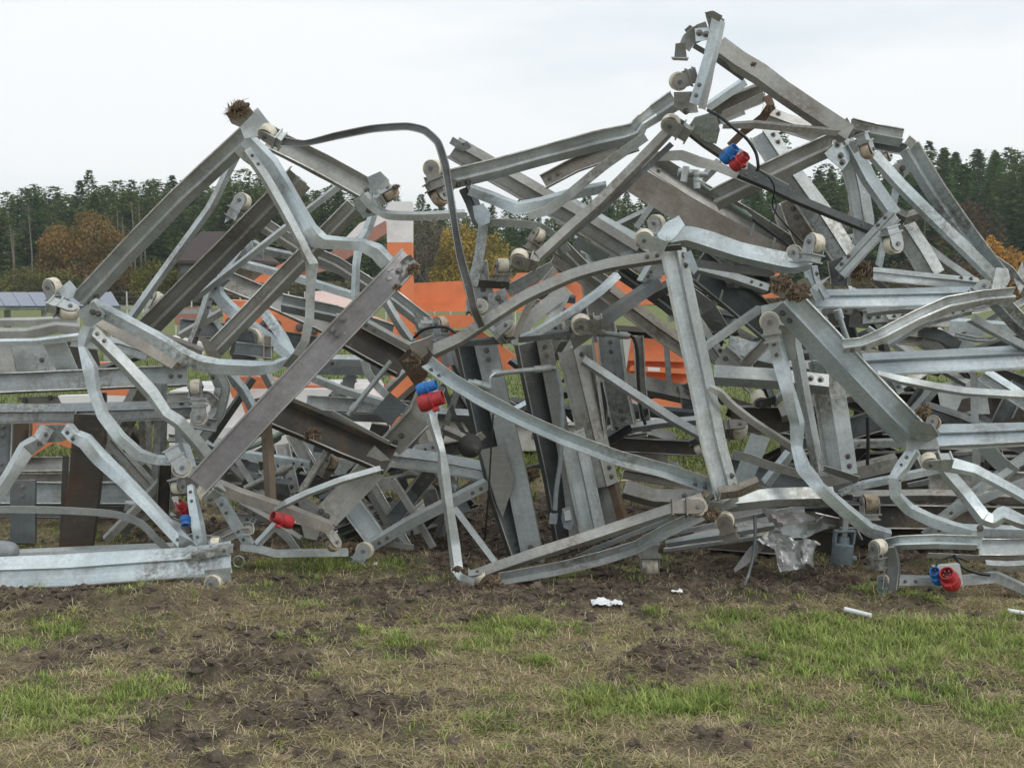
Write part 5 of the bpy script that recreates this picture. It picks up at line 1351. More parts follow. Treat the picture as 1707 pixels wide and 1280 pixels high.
M('wide_leg', [(1270, 222, 8.1), (1310, 284, 8.0), (1360, 352, 8.0), (1416, 440, 7.9)], 42, 'L', 'galv', 6, dent=.6)
M('wide_leg_rear', [(1318, 336, 8.1), (1334, 380, 8.1), (1352, 420, 8.1)], 38, 'C', 'brown', 6)
M('wide_leg_rear', [(1300, 340, 8.2), (1326, 420, 8.2)], 30, 'L', 'dull')
M('twisted_tie', [(1070, 268, 7.6, .6), (1095, 261, 7.6), (1136, 259, 7.6), (1165, 270, 7.6, 1.2), (1191, 276, 7.6), (1240, 296, 7.6), (1290, 314, 7.6)], 16, 'R', 'dull', -10)
M('dark_tie', [(1230, 288, 7.5), (1277, 308, 7.5), (1327, 332, 7.5), (1400, 362, 7.5), (1464, 388, 7.5)], 17, 'Lb', 'dark', 0)
M('bright_tie', [(1218, 262, 7.55), (1262, 290, 7.55), (1310, 316, 7.55)], 20, 'R', 'galv', 20)
M('fork_strut', [(1492, 358, 7.35), (1450, 402, 7.35), (1400, 456, 7.35)], 25, 'L', 'galv', 0)
M('thin_upright', [(1494, 314, 7.8), (1488, 350, 7.8), (1470, 420, 7.8), (1464, 448, 7.8)], 12, 'Lt', 'bright')
M('short_tie', [(1505, 366, 7.6), (1530, 357, 7.6), (1572, 352, 7.6)], 20, 'L', 'dull')
M('short_tie', [(1488, 352, 7.55), (1510, 364, 7.55)], 22, 'L', 'dark')
M('rear_tie', [(1462, 300, 8.0), (1430, 346, 8.0), (1396, 396, 8.0)], 16, 'Lt', 'dull')
M('rear_tie', [(1340, 412, 8.2), (1425, 396, 8.2)], 14, 'L', 'dull')
M('rear_tie', [(1534, 405, 7.9), (1580, 440, 7.9), (1630, 474, 7.9)], 16, 'Lb', 'galv')
M('base_bar', [(1456, 456, 7.6), (1530, 464, 7.6), (1632, 474, 7.6)], 24, 'L', 'galv', -8)
plate('gusset_plate', [(1374, 256), (1398, 236), (1416, 250), (1416, 268), (1404, 284), (1380, 264)], 7.5, 'bright', bolts=[(1401, 260), (1404, 271), (1396, 241)])
plate('gusset_plate', [(1484, 284), (1510, 260), (1530, 272), (1504, 300)], 7.6, 'galv', bolts=[(1504, 281), (1501, 291)])
plate('fork_plate', [(1466, 390), (1480, 370), (1488, 372), (1506, 396), (1496, 410), (1474, 412)], 7.25, 'galv', bolts=[(1486, 381)])
roller(1446, 252, 7.2, 26, -70, 55, mat='muddyroller', body=.9, bmat='galv')
roller(1489, 408, 7.2, 32, -75, 25, body=.5, bmat='galv')
roller(1358, 405, 7.2, 32, 80, 60, body=.6, bmat='galv', wid=.62)
roller(1324, 421, 7.3, 26, 90, 20, body=0, bmat='galv')
roller(1478, 262, 7.9, 18, -70, 50, mat='muddyroller', body=.5)

# --- tall front post and what is bolted to it
T('lattice_truss', 'tall bolted post leaning right of centre with double roller on its head', 'steel frame', 1210, 830, 7.15, ST)
M('post', [(1122, 414, 7.2), (1140, 500, 7.18), (1166, 620, 7.15), (1190, 740, 7.12), (1214, 828, 7.1)], 46, 'L', 'galv', -6, b=3, dent=.4)
M('head_plate', [(1078, 408, 7.15), (1110, 414, 7.12), (1136, 412, 7.1)], 12, 'R', 'dark', 40)
M('curved_plate', [(1120, 398, 7.4, .9), (1145, 394, 7.38), (1181, 404, 7.35, 1.1), (1230, 420, 7.3), (1280, 432, 7.3), (1320, 440, 7.28), (1352, 436, 7.28, .8)], 36, 'Lb', 'bright', 4)
M('dark_web', [(1156, 438, 7.5), (1220, 448, 7.5), (1290, 456, 7.5)], 14, 'R', 'dark')  # dark flat strip behind the lower edge of the curved plate
M('lower_tie', [(1160, 446, 7.7), (1220, 462, 7.7), (1280, 482, 7.7)], 18, 'Lb', 'galv')
plate('side_flap', [(1138, 424), (1152, 418), (1164, 448), (1156, 458)], [7.2, 7.2, 7.05, 7.05], 'bright')
plate('head_box', [(1096, 392), (1110, 372), (1132, 360), (1142, 376), (1124, 398), (1106, 410)], [7.2, 7.2, 7.2, 7.1, 7.1, 7.1], 'bright')
roller(1074, 398, 7.1, 32, 160, 20, body=.9, bmat='bright')
roller(1094, 372, 7.4, 28, 100, 30, body=.5, bmat='galv')
M('foot_bracket', [(1200, 822, 7.05), (1230, 818, 7.05), (1266, 803, 7.05)], 22, 'L', 'brown')
M('tie', [(1268, 514, 7.3), (1225, 544, 7.28), (1174, 580, 7.25)], 15, 'Lt', 'galv')
M('level_bar', [(1190, 624, 7.5), (1290, 630, 7.5), (1381, 640, 7.5)], 34, 'Lb', 'galv', -10, dent=.5)
M('twisted_strap', [(1182, 646, 7.1, .8), (1200, 655, 7.1), (1218, 674, 7.15), (1254, 702, 7.2), (1322, 746, 7.4)], 14, 'Lt', 'dull')
M('strap', [(1222, 756, 7.5, .8), (1250, 764, 7.5), (1279, 775, 7.5), (1342, 792, 7.5)], 16, 'R', 'dull', 20)
M('foot_bar', [(1200, 838, 7.2), (1290, 828, 7.25), (1390, 826, 7.3)], 32, 'Lb', 'galv', -10, dent=.5)
M('foot_twist', [(1180, 842, 7.15), (1204, 845, 7.15), (1230, 834, 7.2)], 20, 'R', 'galv', 30)
roller(1163, 846, 7.1, 32, 0, 20, body=1.3, bmat='brown')
roller(1208, 868, 7.15, 32, 110, 15, body=.7, bmat='brown')
plate('leg_plate', [(1252, 722), (1284, 730), (1252, 808), (1222, 800)], 7.9, 'bright')
M('leg_bar', [(1318, 754, 7.8), (1276, 806, 7.8)], 20, 'L', 'bright')
roller(1265, 665, 7.8, 26, 190, 35, body=.5, bmat='dark', wid=.8)
roller(1232, 716, 7.7, 28, 0, 50, body=.4, bmat='brown', wid=.8)
roller(1167, 748, 8.1, 22, -60, 60, body=.4, bmat='dark')
T('twin_twisted_bars', 'pair of crumpled bars falling from the muddy node and bending away to the lower right', 'steel bars', 1490, 893, 7.15, BM)
M('left_bar', [(1290, 560, 7.25), (1300, 600, 7.25), (1314, 650, 7.2), (1328, 705, 7.2), (1330, 745, 7.2, .9), (1340, 780, 7.15), (1366, 812, 7.1), (1410, 852, 7.1), (1450, 884, 7.1), (1486, 895, 7.1)], 25, 'Lt', 'bright', 0, dent=1.5)
M('right_bar', [(1322, 558, 7.4), (1330, 600, 7.4), (1342, 668, 7.4), (1356, 740, 7.4), (1364, 786, 7.4)], 22, 'L', 'galv', 0, dent=1.3)
M('cap', [(1294, 552, 7.3, 1), (1310, 560, 7.3), (1318, 600, 7.3, .6)], 30, 'R', 'galv', 20)
T('channel_column', 'two toned column standing behind the big right hand diagonal', 'steel column', 1400, 790, 7.8, BM)
M('column', [(1372, 600, 7.75), (1388, 700, 7.75), (1402, 792, 7.7)], 48, 'L', 'galv', 20, dent=.4)
M('upper', [(1352, 515, 7.9), (1366, 600, 7.85)], 30, 'L', 'galv', 10)
M('foot', [(1366, 778, 7.6, .7), (1395, 788, 7.6), (1432, 800, 7.6)], 14, 'R', 'dull', 30)

T('lattice_truss', 'big right hand frame with a bright diagonal between two muddy nodes', 'steel frame', 1500, 730, 7.2, ST)
M('main_diagonal', [(1308, 500, 7.2), (1360, 556, 7.2), (1420, 620, 7.15), (1480, 684, 7.1), (1520, 724, 7.1)], 56, 'L', 'bright', -4, dent=.5)
M('upper_beam', [(1336, 498, 7.5), (1480, 496, 7.5), (1600, 493, 7.5), (1656, 490, 7.5)], 36, 'L', 'bright', -12, dent=.5)
M('middle_beam', [(1440, 608, 7.4), (1560, 602, 7.35), (1760, 592, 7.3)], 46, 'L', 'bright', -12, dent=.6)
M('lower_beam', [(1560, 728, 7.3), (1620, 726, 7.3), (1760, 720, 7.25)], 46, 'L', 'bright', -8, dent=1.3)
M('lower_beam_edge', [(1566, 745, 7.2), (1640, 742, 7.2), (1760, 735, 7.15)], 8, 'R', 'galv', 50)
M('curved_brace', [(1405, 577, 7.05, .9), (1436, 574, 7.05, .8), (1470, 560, 7.05), (1529, 530, 7.1), (1580, 508, 7.15), (1640, 496, 7.2), (1690, 492, 7.2)], 27, 'W', 'galv', 0)
M('curved_brace_lower', [(1480, 572, 7.3), (1540, 536, 7.3), (1620, 516, 7.3)], 16, 'Lb', 'galv')
M('lower_tie', [(1462, 622, 7.1, .7), (1500, 633, 7.1), (1560, 645, 7.1), (1610, 653, 7.1), (1760, 662, 7.1)], 15, 'Lb', 'galv')
M('right_tie', [(1618, 530, 7.3), (1650, 548, 7.3), (1740, 596, 7.3)], 17, 'Lb', 'galv')
M('right_leg', [(1662, 500, 7.4), (1700, 540, 7.4), (1760, 590, 7.4)], 34, 'L', 'bright')
M('thin_upright', [(1624, 625, 7.6), (1625, 705, 7.6)], 13, 'R', 'galv')
M('corner_leg', [(1655, 430, 7.5), (1684, 450, 7.5), (1704, 478, 7.5), (1720, 510, 7.5)], 14, 'R', 'galv', 20)
plate('corner_post', [(1660, 446), (1680, 448), (1684, 466), (1672, 486), (1652, 484)], 7.3, 'galv')
plate('corner_spike', [(1690, 466), (1704, 436), (1712, 470), (1700, 490)], 7.5, 'galv')
roller(1640, 480, 7.4, 26, 40, 30, body=.3)
roller(1548, 768, 7.0, 28, 180, 35, body=1.2, bmat='galv')
roller(1556, 704, 7.1, 24, 60, 30, mat='muddyroller', body=1.0, bmat='dull')
plate('node_box', [(1520, 700), (1554, 706), (1566, 726), (1544, 738), (1516, 726)], [7.05, 7, 7, 7.05, 7.1], 'galv')
plate('node_plate', [(1508, 722), (1560, 728), (1566, 748), (1510, 750)], 7.15, 'galv')
roller(1283, 536, 7.15, 34, 100, 10, body=.6, bmat='dull')
plate('gusset_plate', [(1268, 510), (1306, 502), (1322, 530), (1300, 552), (1270, 530)], 7.3, 'galv', bolts=[(1290, 520)])
plate('mud_bracket', [(1284, 462), (1312, 456), (1324, 478), (1306, 498), (1286, 488)], 7.2, 'dull')
plate('mud_bracket', [(1328, 470), (1346, 462), (1354, 478), (1338, 490)], 7.2, 'brown')
plate('bent_flag', [(1352, 478), (1384, 460), (1366, 478), (1362, 486)], 7.25, 'bright')
M('neck', [(1350, 445, 7.4), (1356, 470, 7.4), (1372, 500, 7.4)], 26, 'L', 'bright')
M('neck', [(1392, 432, 7.5), (1400, 460, 7.5), (1398, 476, 7.5)], 30, 'C', 'dark')

T('lattice_truss', 'lowest right frame with looping braces, blue and red sockets hung on its bottom rail', 'steel frame', 1600, 980, 7.0, ST)
M('bent_brace', [(1522, 752, 7.15), (1506, 776, 7.15), (1490, 798, 7.1, .9), (1494, 826, 7.1), (1516, 850, 7.1), (1550, 866, 7.1), (1590, 880, 7.1), (1628, 890, 7.1)], 22, 'Lt', 'bright')
M('brace', [(1562, 770, 7.1, 1.5), (1590, 776, 7.1, 1.3), (1625, 784, 7.1), (1660, 802, 7.1), (1740, 846, 7.1)], 20, 'Lb', 'bright')
M('brace', [(1576, 784, 7.2), (1610, 824, 7.2), (1640, 862, 7.15, 1.1), (1656, 868, 7.15), (1672, 856, 7.15, 1.1), (1700, 868, 7.15), (1740, 880, 7.15)], 24, 'Lb', 'bright')
M('long_tie', [(1400, 822, 7.3, .8), (1440, 808, 7.3), (1490, 798, 7.3), (1564, 782, 7.3)], 15, 'Lt', 'bright')
M('deck_bar', [(1476, 908, 7.05, .8), (1500, 904, 7.0), (1560, 902, 7.0), (1626, 904, 7.0)], 26, 'W', 'bright', 6)
M('end_curl', [(1622, 888, 7.0), (1632, 896, 7.0), (1628, 914, 7.0)], 12, 'R', 'bright')
M('bottom_rail', [(1494, 966, 7.05), (1560, 967, 7.05), (1610, 966, 7.05), (1660, 961, 7.05), (1700, 978, 7.05), (1740, 1000, 7.05)], 20, 'Lt', 'galv', -10, b=1)
M('standing_plate', [(1482, 912, 7.0), (1488, 945, 6.98), (1484, 984, 6.96)], 26, 'C', 'dark', 10)
M('rear_rail', [(1552, 880, 7.5), (1620, 884, 7.5), (1740, 888, 7.5)], 20, 'Lt', 'bright', 6)
M('rear_rail', [(1632, 912, 7.4), (1740, 912, 7.4)], 30, 'C', 'galv', -6)
M('rear_rail', [(1545, 925, 7.5), (1640, 930, 7.5), (1740, 932, 7.5)], 10, 'R', 'dull', 30)
M('cut_rail', [(1644, 942, 7.0), (1680, 944, 7.0), (1740, 940, 7.0)], 18, 'L', 'galv')
M('counter_brace', [(1740, 740, 7.5), (1690, 775, 7.5), (1620, 824, 7.5), (1560, 872, 7.5)], 17, 'Lt', 'galv')
M('counter_brace', [(1740, 790, 7.7), (1680, 814, 7.7), (1600, 850, 7.7), (1540, 892, 7.7)], 14, 'Lt', 'galv')
M('short_plate', [(1640, 742, 7.5), (1665, 770, 7.5), (1690, 790, 7.5)], 28, 'R', 'bright', 20)
M('upright', [(1628, 745, 7.8), (1626, 810, 7.8)], 14, 'R', 'dull')
roller(1464, 912, 7.0, 28, 92, 55, body=1.1, bmat='galv', wid=.7)
roller(1474, 966, 7.0, 22, 95, 40, body=.8, bmat='motor')
roller(1450, 838, 7.5, 30, 90, 85, mat='muddyroller', body=.4, wid=.75, bmat='dull')
plate('clamp', [(1628, 884), (1638, 882), (1640, 896), (1630, 898)], 6.95, 'galv', bolts=[(1634, 880)])
plate('pale_strip', [(1512, 806), (1548, 798), (1548, 808), (1514, 812)], 7.9, 'bright')

# --- darker members filling the depth of the wreck
T('truss_section', 'dark rails crossing behind the columns and the tall front post', 'steel truss', 1080, 720, 9.0, ST)
M('rail', [(940, 622, 9.2), (1040, 636, 9.2), (1170, 664, 9.2)], 34, 'Lb', 'dull', 6)
M('rail', [(1000, 702, 9.1), (1080, 686, 9.1), (1180, 694, 9.1)], 20, 'Lt', 'dark')
M('rail', [(1000, 722, 9.0), (1100, 706, 9.0), (1170, 700, 9.0)], 16, 'L', 'galv')
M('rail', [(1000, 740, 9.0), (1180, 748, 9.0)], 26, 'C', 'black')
M('rail', [(1040, 786, 8.8), (1120, 800, 8.8), (1178, 806, 8.8)], 24, 'L', 'brown')
M('rail', [(985, 548, 9.2), (1090, 556, 9.2), (1160, 572, 9.2)], 18, 'L', 'black')
M('upright', [(1064, 560, 9.1), (1068, 640, 9.1), (1078, 720, 9.1)], 18, 'C', 'dull')
M('upright', [(1110, 560, 9.15), (1116, 650, 9.15)], 10, 'R', 'galv')
M('upright', [(1016, 560, 8.7), (1026, 640, 8.7), (1040, 710, 8.7)], 42, 'C', 'galv', 6)
M('upright', [(1005, 640, 8.9), (1000, 720, 8.9)], 22, 'C', 'dark')
M('upright', [(1140, 640, 9.2), (1150, 690, 9.2)], 22, 'C', 'dark')
M('upright', [(640, 700, 9.0), (706, 640, 9.0)], 24, 'L', 'black')
M('upright', [(985, 450, 8.9), (1000, 520, 8.9), (1010, 570, 8.9)], 44, 'C', 'dull')
M('flat_plank', [(1042, 816, 8.2), (1090, 830, 8.2), (1168, 832, 8.2)], 34, 'Lb', 'dull', 6)
M('rail', [(960, 700, 9.4), (905, 640, 9.4), (850, 600, 9.4)], 14, 'L', 'dark')
M('rail', [(730, 690, 9.0), (790, 694, 9.0), (830, 700, 9.0)], 22, 'L', 'galv')
M('rail', [(850, 690, 8.9), (905, 660, 8.9)], 16, 'L', 'bright')
M('rail', [(850, 670, 9.4), (1000, 690, 9.4)], 18, 'L', 'dark')
M('rod', [(738, 640, 8.4), (760, 700, 8.4), (785, 740, 8.4)], 8, 'R', 'dark')
M('rod', [(755, 580, 8.4), (760, 660, 8.4), (735, 730, 8.4)], 11, 'R', 'galv')
M('strap', [(740, 716, 8.3), (775, 732, 8.3), (800, 750, 8.3)], 16, 'L', 'dull')
M('rod', [(745, 585, 8.3), (775, 640, 8.3), (790, 700, 8.3)], 10, 'L', 'dark')
T('truss_section', 'jumble of grey rails in the dark middle of the right hand wreck', 'steel truss', 1400, 700, 8.8, ST)
M('rail', [(1200, 590, 8.4), (1260, 640, 8.4)], 38, 'C', 'dull')
M('rail', [(1150, 530, 8.5), (1200, 600, 8.5)], 30, 'L', 'dull')
M('plate_rail', [(1214, 580, 8.6), (1290, 600, 8.6), (1380, 612, 8.6)], 44, 'Lb', 'bright')
M('rail', [(1276, 572, 8.2), (1240, 610, 8.2)], 20, 'C', 'brown')
M('rail', [(1300, 690, 8.8), (1400, 660, 8.8), (1480, 640, 8.8)], 30, 'Lb', 'dull')
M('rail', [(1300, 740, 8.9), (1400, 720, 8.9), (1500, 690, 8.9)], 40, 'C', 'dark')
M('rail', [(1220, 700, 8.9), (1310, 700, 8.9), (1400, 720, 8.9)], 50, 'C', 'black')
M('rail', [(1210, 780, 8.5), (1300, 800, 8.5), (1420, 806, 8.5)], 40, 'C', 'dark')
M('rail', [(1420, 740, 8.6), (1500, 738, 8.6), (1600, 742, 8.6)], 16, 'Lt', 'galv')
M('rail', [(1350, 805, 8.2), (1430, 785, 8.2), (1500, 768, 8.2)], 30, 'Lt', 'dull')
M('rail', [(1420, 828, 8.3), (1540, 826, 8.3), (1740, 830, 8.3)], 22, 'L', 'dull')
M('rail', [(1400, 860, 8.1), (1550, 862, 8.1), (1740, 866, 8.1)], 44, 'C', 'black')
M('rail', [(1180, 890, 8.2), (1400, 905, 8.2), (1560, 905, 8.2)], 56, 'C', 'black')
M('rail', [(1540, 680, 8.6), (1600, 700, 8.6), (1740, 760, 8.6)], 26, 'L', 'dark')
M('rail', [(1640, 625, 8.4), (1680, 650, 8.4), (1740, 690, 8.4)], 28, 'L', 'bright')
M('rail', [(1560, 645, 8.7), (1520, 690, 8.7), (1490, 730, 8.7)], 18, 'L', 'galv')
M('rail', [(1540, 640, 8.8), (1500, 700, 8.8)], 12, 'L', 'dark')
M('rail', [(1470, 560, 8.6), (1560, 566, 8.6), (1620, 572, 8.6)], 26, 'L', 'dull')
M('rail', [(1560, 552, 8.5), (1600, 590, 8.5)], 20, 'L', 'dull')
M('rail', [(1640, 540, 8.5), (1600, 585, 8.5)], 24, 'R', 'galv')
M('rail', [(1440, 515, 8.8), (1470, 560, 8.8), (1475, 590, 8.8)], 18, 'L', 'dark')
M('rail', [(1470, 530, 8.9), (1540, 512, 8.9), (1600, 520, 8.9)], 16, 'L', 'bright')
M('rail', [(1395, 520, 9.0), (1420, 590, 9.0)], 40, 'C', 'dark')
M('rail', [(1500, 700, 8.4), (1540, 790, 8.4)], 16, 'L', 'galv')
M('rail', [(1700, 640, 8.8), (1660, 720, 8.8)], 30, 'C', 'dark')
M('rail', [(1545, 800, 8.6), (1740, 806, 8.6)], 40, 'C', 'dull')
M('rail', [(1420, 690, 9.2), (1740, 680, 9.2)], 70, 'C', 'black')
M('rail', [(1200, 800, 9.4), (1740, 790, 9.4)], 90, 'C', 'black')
plate('web_plate', [(1560, 640), (1640, 628), (1650, 690), (1570, 690)], 9.0, 'galv')
plate('web_plate', [(1420, 480), (1460, 520), (1450, 548), (1415, 545)], 8.9, 'galv')
plate('web_plate', [(1200, 430), (1240, 450), (1270, 500), (1190, 470)], 8.9, 'dark')
T('truss_section', 'small crushed members under the roller strut in the upper middle', 'steel truss', 1000, 460, 8.6, ST)
M('brace', [(1106, 410, 8.4), (1040, 436, 8.4), (1000, 448, 8.4)], 16, 'L', 'galv')
M('brace', [(1110, 338, 9.0), (1080, 352, 9.0), (1030, 376, 9.0)], 14, 'L', 'galv')
M('brace', [(1092, 335, 8.9), (1060, 380, 8.9)], 10, 'R', 'galv')
M('brace', [(935, 410, 8.3), (975, 450, 8.3), (1020, 480, 8.3)], 26, 'W', 'dull')
M('brace', [(960, 400, 8.6), (1010, 430, 8.6)], 22, 'R', 'bright', 20)
M('brace', [(990, 470, 8.6), (1040, 410, 8.6)], 18, 'R', 'bright', 20)
M('brace', [(930, 440, 8.8), (1000, 410, 8.8)], 22, 'C', 'black')
M('brace', [(1210, 350, 8.6), (1250, 300, 8.6)], 16, 'L', 'galv')
M('brace', [(1170, 300, 8.6), (1200, 270, 8.6)], 16, 'L', 'galv')
M('brace', [(1130, 470, 8.3), (1085, 492, 8.3)], 22, 'L', 'dark')
M('brace', [(1070, 470, 7.9), (1088, 440, 7.9)], 18, 'L', 'galv')
sheet('crumpled_web', [(960, 395, 8.7), (1030, 405, 8.7), (1020, 450, 8.7), (950, 440, 8.7)], 9, 7, .05, 9, 'galv')
sheet('crumpled_web', [(1200, 440, 8.3), (1290, 450, 8.3), (1290, 490, 8.3), (1210, 480, 8.3)], 9, 7, .05, 9, 'dark')

# dense rails deep inside the right hand wreck
FR = random.Random(21)
T('truss_section', 'densely jumbled rails deep inside the right hand part of the wreck', 'steel truss', 1450, 780, 9.3, ST)
def filler(n, x0, x1, y0, y1, d0, d1, mats, amax=30):  # random filler rails; dark mats paint in the shade deep inside the wreck
    for k in range(n):
        x, y, d = FR.uniform(x0, x1), FR.uniform(y0, y1), FR.uniform(d0, d1); a = math.radians(FR.gauss(0, amax)); L = FR.uniform(50, 170); w = FR.choice((10, 14, 18, 24, 32))
        dx, dy = math.cos(a)*L/2, math.sin(a)*L/2; kx, ky = FR.uniform(-8, 8), FR.uniform(-8, 8)
        M('rail', [(x-dx, y-dy, d), (x+kx, y+ky, d), (x+dx, y+dy, d+FR.uniform(-.2, .2))], w, FR.choice(('L', 'C', 'Lt', 'Lb', 'R', 'W')), FR.choice(mats), FR.uniform(-15, 15))
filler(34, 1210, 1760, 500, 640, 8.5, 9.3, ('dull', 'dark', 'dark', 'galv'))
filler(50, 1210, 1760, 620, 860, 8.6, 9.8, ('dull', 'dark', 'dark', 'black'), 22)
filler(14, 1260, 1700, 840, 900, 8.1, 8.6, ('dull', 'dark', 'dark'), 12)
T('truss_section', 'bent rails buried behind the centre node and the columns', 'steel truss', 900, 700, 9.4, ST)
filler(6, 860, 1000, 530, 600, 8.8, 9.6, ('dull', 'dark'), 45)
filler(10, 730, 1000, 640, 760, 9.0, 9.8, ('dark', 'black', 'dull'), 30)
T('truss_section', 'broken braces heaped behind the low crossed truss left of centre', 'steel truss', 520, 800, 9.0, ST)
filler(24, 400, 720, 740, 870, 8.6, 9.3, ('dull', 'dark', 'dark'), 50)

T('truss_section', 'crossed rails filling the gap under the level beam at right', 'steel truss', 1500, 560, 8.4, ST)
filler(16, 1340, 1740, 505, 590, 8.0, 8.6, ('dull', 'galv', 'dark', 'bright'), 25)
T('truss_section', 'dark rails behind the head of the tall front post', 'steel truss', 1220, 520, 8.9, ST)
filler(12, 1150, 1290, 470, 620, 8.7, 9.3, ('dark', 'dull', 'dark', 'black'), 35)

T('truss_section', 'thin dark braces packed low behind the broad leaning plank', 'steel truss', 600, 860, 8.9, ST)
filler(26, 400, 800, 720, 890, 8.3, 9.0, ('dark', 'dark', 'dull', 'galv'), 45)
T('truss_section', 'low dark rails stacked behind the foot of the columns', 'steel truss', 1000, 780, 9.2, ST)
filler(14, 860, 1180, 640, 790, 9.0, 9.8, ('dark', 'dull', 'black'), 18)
T('truss_section', 'short braces behind the inverted V of the lowest left truss', 'steel truss', 200, 820, 8.9, ST)
filler(12, 150, 340, 680, 880, 8.5, 9.2, ('dark', 'dull', 'galv'), 40)
# ---------------------------------------------------------------- small fittings
def ctl(label, cat, x, y, d): return thing('power_inlet_box', label, cat, P(x, y, d+DOFF))
def housing(parent, pts, d, t=.03, mat='boxgrey', nm='housing'):
    return slab(nm, pts, d+DOFF, t, mat, parent)
o = ctl('grey box with a blue and a red socket hanging under the highest frame', 'power inlet', 1228, 268, 7.1)
housing(o, [(1206, 248), (1220, 240), (1248, 256), (1246, 282), (1222, 282)], 7.12)
plug(o, 1216, 257, 7.0, 'blue', 50, 31, 21); plug(o, 1233, 269, 6.98, 'red', 45, 31, 22)
o = ctl('grey box with a blue and a red socket beside the muddy centre node', 'power inlet', 718, 656, 7.1)
housing(o, [(700, 640), (716, 632), (742, 668), (736, 678), (712, 690)], 7.15)
plug(o, 712, 646, 7.0, 'blue', 20, 34, 20, yaw=12); plug(o, 719, 668, 6.98, 'red', 18, 42, 28, yaw=10)
o = ctl('grey box with a blue and a red socket on the bottom rail at lower right', 'power inlet', 1575, 968, 6.9)
housing(o, [(1556, 944), (1600, 940), (1606, 972), (1600, 980), (1564, 976)], 6.95, .04)
plug(o, 1562, 960, 6.85, 'blue', 125, 32, 21); plug(o, 1583, 965, 6.8, 'red', 125, 40, 29)
o = ctl('crushed red and blue socket pair in the dark left of the standing angle', 'power inlet', 305, 855, 7.4)
housing(o, [(286, 830), (294, 828), (304, 850), (299, 854)], 7.38, .03)
plug(o, 305, 848, 7.4, 'red', 110, 34, 17); plug(o, 309, 868, 7.35, 'blue', -80, 16, 17)
o = ctl('single red socket hanging below the brown post', 'power inlet', 475, 868, 7.3)
housing(o, [(472, 857), (486, 862), (492, 872), (480, 880)], 7.32, .03)
plug(o, 470, 866, 7.2, 'red', 150, 38, 22)

def cable(label, pts, dia, mat, cat='cable', name='cable', collars=()):
    o = tube(name, pts, dia, mat, parent=None, collars=collars) if False else None
    t_ = T(name, label, cat, pts[0][0], pts[0][1], pts[0][2]); t_.name = name+'_run'
    tube(name, pts, dia, mat, collars=collars); return t_
cable('black cable drooping beside the highest blue and red sockets', [(1180, 184, 7.2), (1200, 195, 7.1), (1222, 213, 7.05), (1245, 232, 7.05), (1260, 255, 7.05), (1264, 278, 7.05), (1262, 284, 7.1)], 5.5, 'rubber')
cable('thin black wire hanging through the upper right frames', [(1262, 282, 7.1), (1282, 296, 7.1), (1291, 315, 7.15), (1288, 345, 7.2), (1310, 375, 7.2), (1342, 410, 7.3)], 3, 'rubber')
cable('second thin wire looping below the upper right frames', [(1288, 318, 7.2), (1294, 345, 7.2), (1284, 372, 7.2)], 2.4, 'rubber')
cable('black cable with a metal plug lying along the broad upper girder', [(1255, 366, 7.9), (1280, 384, 7.85), (1310, 405, 7.8), (1325, 415, 7.7)], 5, 'rubber')
cable('dark rubber hose curving left of the twisted node at centre', [(690, 563, 7.6), (705, 550, 7.55), (725, 545, 7.5), (745, 546, 7.5), (762, 557, 7.5)], 5, 'rubber')
cable('grey hose hanging in front of the second column', [(925, 612, 7.7), (930, 628, 7.65), (936, 660, 7.65), (937, 715, 7.65), (934, 770, 7.65), (927, 820, 7.65), (925, 855, 7.65)], 8, 'hose', 'hose', 'hose')
cable('black cable curving down right of the columns', [(1040, 558, 8.3), (1055, 562, 8.3), (1062, 585, 8.3), (1064, 630, 8.3), (1068, 680, 8.3), (1076, 708, 8.3)], 6, 'rubber')
cable('black cable bundle hanging in the dark right of the two toned column', [(1446, 695, 8.0), (1447, 740, 8.0), (1446, 775, 8.0)], 6, 'rubber')
cable('black cables crossing under the lowest right frame', [(1590, 925, 7.05), (1605, 945, 7.0), (1630, 955, 7.0), (1650, 958, 7.0)], 6, 'rubber')
cable('thin black cable arching above the lowest blue socket', [(1560, 945, 6.95), (1566, 934, 7.0), (1590, 928, 7.05), (1615, 936, 7.1)], 3.5, 'rubber')
cable('dark strap cable falling in front of the torn aluminium sheets', [(1258, 858, 7.3), (1259, 890, 7.28), (1255, 930, 7.25), (1245, 965, 7.2), (1228, 1000, 7.0)], 6, 'dark', 'cable', 'strap')
cable('thin dark wire hanging down left of the leftmost column', [(822, 690, 7.7), (818, 760, 7.7), (814, 830, 7.7), (808, 900, 7.75)], 3, 'rubber')
cable('pale rope lying on the grass behind the columns', [(975, 800, 10.9), (1020, 802, 10.85), (1060, 800, 10.8), (1110, 797, 10.7), (1120, 800, 10.6), (1110, 806, 10.4), (1125, 812, 10.3)], 4, 'cordwhite', 'rope', 'rope')

